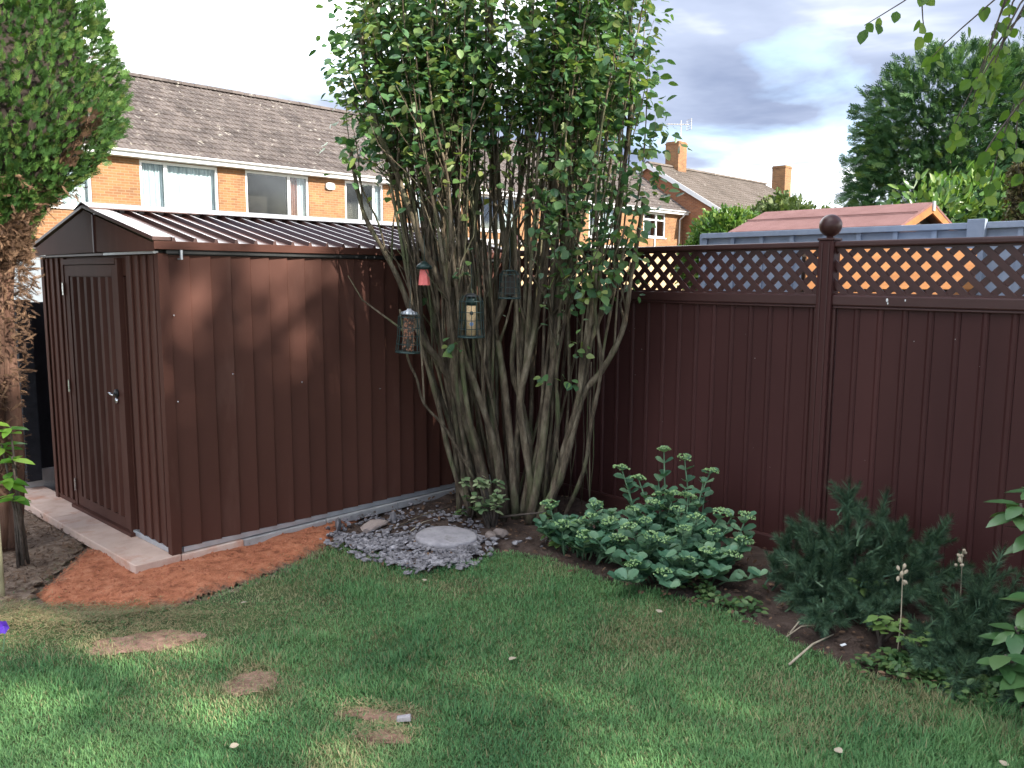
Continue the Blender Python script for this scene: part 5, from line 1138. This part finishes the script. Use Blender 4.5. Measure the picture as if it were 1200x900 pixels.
def sedum(name, heads, root_c, spread, label, extra):
    e = empty(name, (root_c[0], root_c[1], GZ), label=label, cat='plant', group='sedum plants in the border'); O = Vector((root_c[0], root_c[1], GZ)); nleaf = 0
    fp, fd, fu, fl = [], [], [], []
    tips = [(cam_pt(*h), True) for h in heads]
    for k in range(extra):
        h = tips[random.randrange(len(heads))][0]; tips.append((Vector((h.x+random.gauss(0, .09), h.y+random.uniform(-.15, .1), max(0.06, h.z*random.uniform(0.3, 0.85)))), False))
    for p, fl_ in tips:
        t = p-O; r = Vector((t.x*0.45+random.gauss(0, spread), t.y*0.5+random.gauss(0, spread), -0.01)); mid = (r+t)/2+Vector((t.x*0.06, t.y*0.06-0.01, 0.02))
        path = [r, r*0.6+mid*0.4+Vector((0,0,.02)), mid, mid*0.4+t*0.6, t]
        s = MB().tube(path, [0.006, 0.0055, 0.005, 0.0045, 0.004], 6).build('flower_stem' if fl_ else 'stem', M['sedum_stem'], e, smooth=True)
        if fl_:
            sc = random.uniform(0.040, 0.058); link('flower_head', random.choice(HM), s, t+Vector((0, 0, -0.004)), (random.gauss(0, .15), random.gauss(0, .15), random.uniform(0, 6)), sc)
        a0 = random.uniform(0, 3.14); nl = 6 if fl_ else 5
        for k in range(nl):
            tt = 0.30+0.66*k/(nl-1); i = min(3, int(tt*4)); f = tt*4-i; pp = path[i]*(1-f)+path[i+1]*f; a = a0+k*1.57
            for sg in (0, math.pi):
                dv = Vector((math.cos(a+sg), math.sin(a+sg), random.uniform(0.15, 0.65))); l_ = random.uniform(0.055, 0.095)*(1.1-0.3*tt)
                if fl_ and nleaf < 295 and pp.y < 0.35: link('leaf', sdm, s, pp, frame_rot(dv, (random.gauss(0, .2), -0.2, 1)), (l_, l_, l_)); nleaf += 1
                else: fp.append(tuple(pp)); fd.append(tuple(dv)); fu.append((random.gauss(0, .2), -0.2, 1)); fl.append(l_)
    if fp: leaf_cloud('foliage', SEDL, np.array(fp), np.array(fd), np.array(fu), np.array(fl), np.array(fl), M['sedum'], e, kind='stuff', smooth=True)
sedum('sedum_plant', [(778,526,4.95),(802,536,4.95),(748,560,4.9),(728,548,5.0),(833,552,4.95),(772,579,4.8),(790,578,4.8),(806,581,4.75),(741,596,4.6),(767,590,4.75),(794,596,4.65),(817,606,4.5),(846,600,4.6),(875,604,4.5),(755,609,4.5),(737,616,4.4),(837,623,4.4),(872,633,4.4),(830,645,4.3),(780,632,4.3),(765,628,4.35),(801,619,4.4),(742,660,4.2),(776,670,4.15),(808,655,4.2),(858,650,4.3)], (0.93,4.62), 0.05, 'large blue green sedum with many pale green flower heads against the fence', 60)
sedum('sedum_plant', [(692,605,4.75),(714,610,4.7),(677,612,4.75),(686,626,4.65),(659,614,4.8),(644,590,4.9),(700,590,4.85),(725,630,4.55)], (0.42,4.85), 0.03, 'smaller sedum with pale heads beside the tree trunks', 22)

# ---------------------------------------------- dwarf pine
def shoot_mesh(seed, L_=1.0):
    rs = random.Random(seed); b = MB(); b.tube([(0,0,0),(0.5,0.01,0.02),(1,0,0.0)], [0.022, 0.018, 0.008], 5); V = b.v; Fc = b.f; rn = [0.2]*len(V)
    for k in range(330):
        x = 0.10+0.90*rs.random()**0.85; a = rs.uniform(0, 6.283); e = rs.uniform(0.45, 1.0)*(0.5 if x > 0.93 else 1); l = rs.uniform(0.16, 0.27)*(1.05-0.25*x)
        d = Vector((math.cos(e), math.sin(e)*math.cos(a), math.sin(e)*math.sin(a))); s = d.orthogonal()  .normalized()*0.0085; o = len(V); p = Vector((x, 0, 0))
        V += [tuple(p-s), tuple(p+s), tuple(p+d*l)]; Fc.append((o, o+1, o+2)); rn += [rs.random()]*3
    me = bpy.data.meshes.new('branch'); me.from_pydata(V, [], Fc); me.materials.append(M['pine']); at = me.attributes.new('rnd', 'FLOAT', 'POINT'); at.data.foreach_set('value', rn); return me
SM = [shoot_mesh(s) for s in range(4)]
def pine(name, tips, base, label, sub=6):
    e = empty(name, base, label=label, cat='shrub', group='dwarf pines in the border'); O = Vector(base); t = MB()
    for tp in tips:
        T = cam_pt(*tp)-O; mid = Vector((T.x*0.62, T.y*0.62, max(0.05, T.z*0.35)))
        t.tube([(random.gauss(0, .03), random.gauss(0, .03), -0.02), tuple(mid*0.5), tuple(mid), tuple(T-(T-mid)*0.3)], [0.016, 0.013, 0.009, 0.005], 6)
        dv = (T-mid).normalized(); l_ = min(0.34, max(0.22, (T-mid).length*0.9)); link('branch', random.choice(SM), e, T-dv*l_, frame_rot(dv, (0.2, -1, 0.3)), l_)
        for k in range(sub):
            f = random.uniform(0.25, 1.0); p = mid*(1-f)+T*f; d2 = (dv*0.7+Vector((random.gauss(0, .7), random.gauss(-0.25, .6), random.gauss(0.35, .4)))).normalized(); l2 = random.uniform(0.18, 0.28)
            link('branch', random.choice(SM), e, p-d2*l2*0.5-Vector((0,0,.03)), frame_rot(d2, (0.2, -1, 0.3)), l2)
        for k in range(4):
            f = random.uniform(0.2, 0.9); p = mid*f; d2 = Vector((T.x*0.6+random.gauss(0, .3), T.y*0.6-0.15+random.gauss(0, .3), random.uniform(0.0, 0.35))).normalized(); link('branch', random.choice(SM), e, p, frame_rot(d2, (0.2, -1, 0.3)), random.uniform(0.16, 0.24))
    t.build('trunk', M['bark_dark'], e, smooth=True)
pine('dwarf_pine', [(995,566,4.3),(1040,578,4.25),(1010,600,4.2),(940,602,4.3),(918,628,4.3),(965,615,4.2),(1060,610,4.1),(1100,622,4.0),(1122,660,3.9),(905,655,4.2),(935,655,4.0),(975,650,3.95),(1020,650,3.9),(1070,655,3.8),(930,690,3.95),(1000,690,3.75),(960,715,3.65),(1030,705,3.6),(1060,690,3.65),(985,625,4.1),(1045,620,4.1),(950,640,4.1),(1085,640,3.9)], (1.72,4.12,GZ), 'bushy dark green dwarf pine in front of the fence post', 9)
pine('dwarf_pine', [(1165,665,3.7),(1180,690,3.6),(1145,690,3.6),(1100,695,3.5),(1105,735,3.4),(1140,745,3.35),(1175,730,3.4),(1120,770,3.3),(1155,780,3.25),(1190,765,3.3),(1085,760,3.35),(1130,715,3.5),(1160,710,3.5),(1185,800,3.1),(1120,800,3.15),(1200,740,3.3)], (2.05,3.6,GZ), 'low spreading dwarf pine at the right border beside the broad-leaved shrub', 9)

# ---------------------------------------------- broad-leaved shrub at the right edge, small plants
def whorl_plant(name, whorls, base, label, mat, leaf_l, nleaf=8, cat='shrub', droop=-0.15, wid=0.42):
    e = empty(name, base, label=label, cat=cat); O = Vector(base); st_ = MB(); lm_ = tmpl_mesh('leaf', t_leaf(fold=0.10, curl=-0.16, wide=wid*0.75), M[mat], True)
    for w in whorls:
        c = w-O; st_.tube([(random.gauss(0, .02), random.gauss(0, .02), -0.02), tuple(c*0.5+Vector((0, 0.02, 0))), tuple(c)], [0.010, 0.008, 0.005], 6); a0 = random.uniform(0, 6)
        for k in range(nleaf):
            a = a0+k*6.283/nleaf*1.618; dv = Vector((math.cos(a), math.sin(a), random.uniform(-0.35, 0.45)+droop)); l_ = leaf_l*random.uniform(0.75, 1.15)
            link('leaf', lm_, e, c+Vector((0, 0, -0.006*k)), frame_rot(dv, (random.gauss(0, .2), -0.15, 1)), (l_, l_*0.8, l_))
    st_.build('stem', M['bark_dark'], e, smooth=True)
whorl_plant('rhododendron', [cam_pt(1196,590,3.15), cam_pt(1215,570,3.2), cam_pt(1212,620,3.1), cam_pt(1190,735,2.95), cam_pt(1178,768,2.85), cam_pt(1205,790,2.8), cam_pt(1215,700,3.0)], (2.12,3.05,GZ), 'broad glossy-leaved shrub reaching in at the right edge', 'rhodo', 0.125, 9, 'shrub', -0.2)
whorl_plant('laurel_seedling', [cam_pt(12,500,4.55), cam_pt(14,535,4.5), cam_pt(8,560,4.5), cam_pt(16,580,4.45), cam_pt(2,520,4.6)], (-2.8,4.6,GZ), 'bright green laurel shoots beside the weathered stake at left', 'bright_laurel', 0.115, 7, 'plant', -0.05)
whorl_plant('pale_shrub', [Vector((-0.14+random.gauss(0, .055), 5.28+random.gauss(0, .05), 0.12+random.uniform(0, .20))) for k in range(16)], (-0.12,5.32,GZ), 'small pale leafy shrub at the foot of the tree trunks', 'variegated', 0.05, 8, 'plant', 0.0, 0.6)
for (px_, py_, Y, s, lab) in [(1018,680,3.95,0.07,'pale fern frond poking from the dwarf pine'),(1042,728,3.5,0.075,'yellow green fern in front of the dwarf pines'),(1072,745,3.42,0.05,'small feathery green seedling right of the fern')]:
    c = cam_pt(px_, py_, Y); whorl_plant('fern', [c+Vector((k*0.035-0.05, random.gauss(0, .02), random.gauss(0, .012))) for k in range(4)], (c.x, c.y+0.05, GZ), lab, 'fern', s, 6, 'plant', 0.0)
whorl_plant('ivy_sprig', [cam_pt(546,580,5.35), cam_pt(541,597,5.3), cam_pt(556,592,5.3), cam_pt(640,600,5.15)], (-0.27,5.5,GZ), 'dark green sprig growing left of the tree trunks', 'weed', 0.05, 7, 'plant')
whorl_plant('mottled_plant', [cam_pt(640,622,4.95), cam_pt(655,632,4.85)], (0.25,5.0,GZ), 'low yellow green plant between tree trunks and smaller sedum', 'fern', 0.07, 7, 'plant')
# ground cover along the border edge
n = 2600; t_ = RNG.random(n); ex = np.array([p[0] for p in LAWN_EDGE[17:]]); ey = np.array([p[1] for p in LAWN_EDGE[17:]]); ti = np.linspace(0, 1, len(ex))
gx = np.interp(t_, ti, ex)+RNG.normal(0.10, .10, n); gy = np.interp(t_, ti, ey)+RNG.normal(0.10, .09, n); kp = vnoise(gx, gy, 5, 6) > 0.40; gx, gy = gx[kp], gy[kp]; n = len(gx)
leaf_cloud('ground_cover', LEAF, np.stack([gx, gy, -0.045+RNG.random(n)*0.05], 1), norm(rand_dirs(n)*np.array([1, 1, .35])), np.tile([0, -.2, 1.0], (n, 1))+RNG.normal(0, .3, (n, 3)), RNG.uniform(0.02, 0.045, n), 0.026, M['weed'], kind='stuff', label='low weedy ground cover along the border edge of the lawn', cat='ground cover')
# dead leaves and twigs on the beds
n = 2600; x = RNG.uniform(-1.2, 2.4, n); y = RNG.uniform(3.2, 6.4, n); kp = inpoly(x, y, SOIL) & (y < 7.3-x*1.05); x, y = x[kp], y[kp]; n = len(x)
leaf_cloud('fallen_leaves', LEAF, np.stack([x, y, -0.03+RNG.random(n)*0.012], 1), norm(rand_dirs(n)*np.array([1, 1, .25])), np.tile([0, 0, 1.0], (n, 1))+RNG.normal(0, .35, (n, 3)), RNG.uniform(0.015, 0.04, n), 0.018, M['dead_conifer'], kind='stuff', label='dry brown fallen leaves scattered over the soil bed', cat='leaf litter')
NEED = (np.array([(0,-1,0),(1,-.6,.05),(1,.6,.05),(0,1,0)], float), [(0,1,2,3)])
n = 5200; x = RNG.uniform(-3.6, -2.0, n); y = RNG.uniform(3.7, 5.7, n); kp = inpoly(x, y, LITTER) & (RNG.random(n) < np.clip(1.6-(x+3.0)*0.9, 0.3, 1)); x, y = x[kp], y[kp]; n = len(x)
leaf_cloud('conifer_litter', SPRAY, np.stack([x, y, -0.055+RNG.random(n)*0.02], 1), norm(rand_dirs(n)*np.array([1, 1, .25])), np.tile([0, 0, 1.0], (n, 1))+RNG.normal(0, .3, (n, 3)), RNG.uniform(0.02, 0.06, n), 0.022, M['dead_conifer'], kind='stuff', label='dry brown conifer litter on the ground left of the slabs', cat='litter')
crumb = MB()
for k in range(2200):
    i = random.randrange(5, 13); x = random.uniform(-2.6, -1.0); y = random.uniform(3.9, 5.7)
    if not inpoly(np.array([x]), np.array([y]), SAND)[0]: continue
    s = random.uniform(0.003, 0.013); z = float(sand_z(np.array([x]), np.array([y]))[0])
    crumb.add([(x+s, y, z), (x-s, y+s*.3, z), (x, y+s, z), (x, y-s, z), (x, y, z+s), (x, y, z-s)], [(0,2,4),(2,1,4),(1,3,4),(3,0,4)])
crumb.build('sand_crumbs', M['sand'], kind='stuff', label='crumbs of red building sand beside the shed slabs', cat='sand')

# ---------------------------------------------- stake, twigs, flower, dry stalks
sk = MB().tube([(0,0,-0.1),(0.004,0,0.5),(-0.012,0.004,1.0),(-0.05,0.01,1.6)], [0.024, 0.022, 0.021, 0.018], 10).build('garden_stake', M['stake'], smooth=True, label='lichen covered round wooden stake at the left edge', cat='stake'); sk.location = (-2.655, 4.15, GZ)
pf = empty('purple_flower', (-2.245, 3.50, GZ), label='purple flower head at the left edge of the lawn', cat='flower'); MB().tube([(0,0,0),(0.01,0,0.06),(0.02,-0.01,0.12)], [0.003]*3, 5).build('stem', M['sedum_stem'], pf)
pm = tmpl_mesh('petal', t_leaf(wide=0.5), M['purple'])
for k in range(6): link('petal', pm, pf, (0.02, -0.01, 0.12), frame_rot((math.cos(k*1.05), -0.6+0.2*math.sin(k), math.sin(k*1.05)), (0, -1, 0.2)), 0.035)
def stick(a, b_, r, lab, mat='straw', z=0.012):
    a = Vector((a[0], a[1], GZ+z)); b_ = Vector((b_[0], b_[1], GZ+z+0.03)); m_ = (a+b_)/2+Vector((0.006, 0.008, 0.02))
    MB().tube([a-a, m_-a, b_-a], [r, r*0.85, r*0.5], 6).build('stick', M[mat], smooth=True, label=lab, cat='stick').location = a
stick((1.19,3.38), (1.47,3.62), 0.0055, 'long pale dry stick lying from the lawn into the border')
stick((1.30,3.70), (1.40,3.78), 0.004, 'short pale twig beside the long dry stick'); stick((1.27,3.66), (1.42,3.72), 0.003, 'thin pale twig nearest the sedum side of the dry stick')
stick((-0.80,5.25), (-0.42,5.72), 0.006, 'brown twig lying behind the round stepping stone', 'bark'); stick((-0.72,5.32), (-0.40,5.50), 0.004, 'thin reddish twig behind the round stepping stone', 'bark_red'); stick((-0.66,5.22), (-0.52,5.42), 0.004, 'short twig closest to the back of the stepping stone', 'straw')
for (px_, py0, py1, Y, lab) in [(1058,665,742,3.45,'dry seed stalk standing in front of the dwarf pines'),(1128,645,690,3.75,'dry pale seed stalk against the fence above the low pine')]:
    t = cam_pt(px_, py0, Y); bz = cam_pt(px_, py1, Y); e = empty('dry_seed_stalk', (t.x, t.y, GZ), label=lab, cat='dry stalk')
    MB().tube([(0,0,0),(0.006,0,(t.z-GZ)*0.5),(0,0,t.z-GZ)], [0.003, 0.0025, 0.0015], 5).build('stalk', M['straw'], e)
    pod = MB().lathe([(0.002, 0), (0.007, 0.008), (0.008, 0.016), (0.003, 0.024)], 7).mesh('seed_pod', M['straw'], True)
    for k in range(8): link('seed_pod', pod, e, (random.gauss(0, .012), random.gauss(0, .01), t.z-GZ-0.006-k*0.011), (random.gauss(0, .9), random.gauss(0, .9), 0))
tgm = MB().box((0, 0, 0), (0.028, 0.012, 0.002)).build('plant_label', M['upvc'], label='small pale plant label lying at the border edge', cat='plant label'); tgm.location = (1.47, 3.52, -0.02); tgm.rotation_euler = (0.2, -0.1, 0.4)
fl_ = tmpl_mesh('fallen_leaf', LEAF, M['straw'])
for (x, y, lab) in [(-0.47,4.33,'pale fallen leaf on the lawn just below the slate chippings'),(1.13,2.72,'small pale leaf on the lawn at lower right'),(0.72,3.9,'pale fleck on the lawn below the large sedum'),(-1.33,4.02,'pale fleck on the lawn near the red sand'),(0.02,3.42,'dead leaf in the middle of the lawn'),(1.66,2.62,'pale leaf at the lower right corner of the lawn'),(-0.98,2.72,'small bluish white leaf on the shaded lower lawn')]:
    link('fallen_leaf', fl_, None, (x, y, float(lawn_z(np.array([x]), np.array([y]))[0])+0.026), (0.15, -0.1, random.uniform(0, 6)), random.uniform(0.025, 0.04), label=lab, cat='leaf', group='fallen leaves on the lawn')

# ---------------------------------------------- bird feeders
def feeder(name, c, label, h=0.25, w=0.075, kind='peanut', hang=0.25, tilt=0.0):
    e = empty(name, c, 0.3, label=label, cat='bird feeder', group='bird feeders in the tree'); e.rotation_euler = (0, tilt, 0.3)
    cg_ = MB(); n = 14
    if kind != 'red':
        for k in range(n):
            a = 2*math.pi*k/n; x, y = w*math.cos(a), w*math.sin(a); cg_.tube([(x*1.12, y*1.12, -h/2), (x, y, -h*0.1), (x*0.98, y*0.98, h*0.36), (x*0.7, y*0.7, h*0.5)], 0.0022, 4)
        for z, f in ((-h/2, 1.12), (-h*0.3, 1.05), (-h*0.1, 1.0), (h*0.1, 0.99), (h*0.36, 0.98)):
            cg_.tube([(w*f*math.cos(a), w*f*math.sin(a), z) for a in np.linspace(0, 2*math.pi, 25)], 0.0024, 4, caps=False)
        cg_.build('cage', M['cage'], e)
        MB().lathe([(w*1.12, -h/2-0.004), (w*1.14, -h/2), (w*1.10, -h/2+0.006), (w*0.2, -h/2+0.007)], 24).build('base_tray', M['cage'], e, smooth=True)
    if kind == 'peanut':
        MB().lathe([(0.030, -h*0.47), (0.030, h*0.38)], 16).build('mesh_tube', M['bark_dark'], e, smooth=True)
        pn = MB()
        for k in range(150):
            a = random.uniform(0, 6.283); z = random.uniform(-h*0.45, h*0.36); x, y = 0.031*math.cos(a), 0.031*math.sin(a); s = random.uniform(.005, .008)
            pn.add([(x+s, y, z), (x-s, y, z), (x, y+s, z), (x, y-s, z), (x, y, z+s*1.4), (x, y, z-s*1.4)], [(0,2,4),(2,1,4),(1,3,4),(3,0,4),(2,0,5),(1,2,5),(3,1,5),(0,3,5)])
        pn.build('peanuts', M['peanut'], e, kind='stuff')
        MB().lathe([(0.050, h*0.42), (0.053, h*0.44), (0.050, h*0.48), (0.018, h*0.53), (0.012, h*0.57)], 24).build('lid', M['zinc'], e, smooth=True)
    elif kind == 'seed':
        MB().lathe([(0.028, -h*0.46), (0.028, h*0.26)], 18).build('seed_tube', M['seed'], e, smooth=True)
        for z in (-0.02, -0.085): MB().lathe([(0.008, 0), (0.012, 0.004), (0.012, 0.008)], 12).build('feeding_port', M['blue_plastic'] if z < -0.05 else M['black'], e).matrix_local = Matrix.Translation((0.0-0.006, -0.026, z+0.04)) @ Matrix.Rotation(R(90), 4, 'X')
        MB().lathe([(0.029, h*0.262), (0.030, h*0.42), (0.022, h*0.46)], 18).build('tube_top', M['cage'], e, smooth=True)
        MB().lathe([(0.042, h*0.462), (0.044, h*0.48), (0.030, h*0.53), (0.010, h*0.56)], 22).build('lid', M['black'], e, smooth=True)
    elif kind == 'suet':
        MB().box((-0.03, -0.03, -h*0.4), (0.03, 0.03, h*0.3)).build('suet_block', M['dark_inside'], e, bevel=0.005)
        MB().lathe([(w*0.75, h*0.48), (w*0.78, h*0.5), (0.01, h*0.54)], 20).build('lid', M['cage'], e, smooth=True)
    else:
        b = MB(); m_ = 16
        for k in range(m_):
            a = 2*math.pi*k/m_; rr = 1.0+0.06*(k % 2); b.v += [(0.036*rr*math.cos(a), 0.036*rr*math.sin(a), -0.045), (0.024*rr*math.cos(a), 0.024*rr*math.sin(a), 0.05)]
        b.f = [(2*k, (2*k+2) % (2*m_), (2*k+3) % (2*m_), 2*k+1) for k in range(m_)]+[tuple(range(2*m_-2, -1, -2)), tuple(range(1, 2*m_, 2))]
        b.build('red_cup', M['pink_plastic'], e)
        MB().lathe([(0.026, 0.051), (0.05, 0.055), (0.045, 0.075), (0.012, 0.10)], 20).build('roof', M['cage'], e, smooth=True)
    MB().tube([(0, 0, h*0.5), (0.004, 0, h*0.5+hang*0.5), (0, 0, h*0.5+hang)], 0.0022, 4).build('hanging_wire', M['cage'], e)
feeder('bird_feeder', (-0.635,5.10,1.265), 'caged feeder of peanuts with pale lid, leftmost in the tree', 0.25, 0.068, 'peanut', 0.22, 0.05)
feeder('bird_feeder', (-0.249,5.05,1.365), 'caged seed tube feeder hanging in the middle of the stems', 0.25, 0.074, 'seed', 0.20)
feeder('bird_feeder', (-0.545,5.18,1.595), 'small pinkish red feeder hanging above the peanut feeder', 0.12, 0.05, 'red', 0.2)
feeder('bird_feeder', (-0.019,5.2,1.555), 'empty dark green wire cage feeder, rightmost in the tree', 0.17, 0.062, 'suet', 0.2)
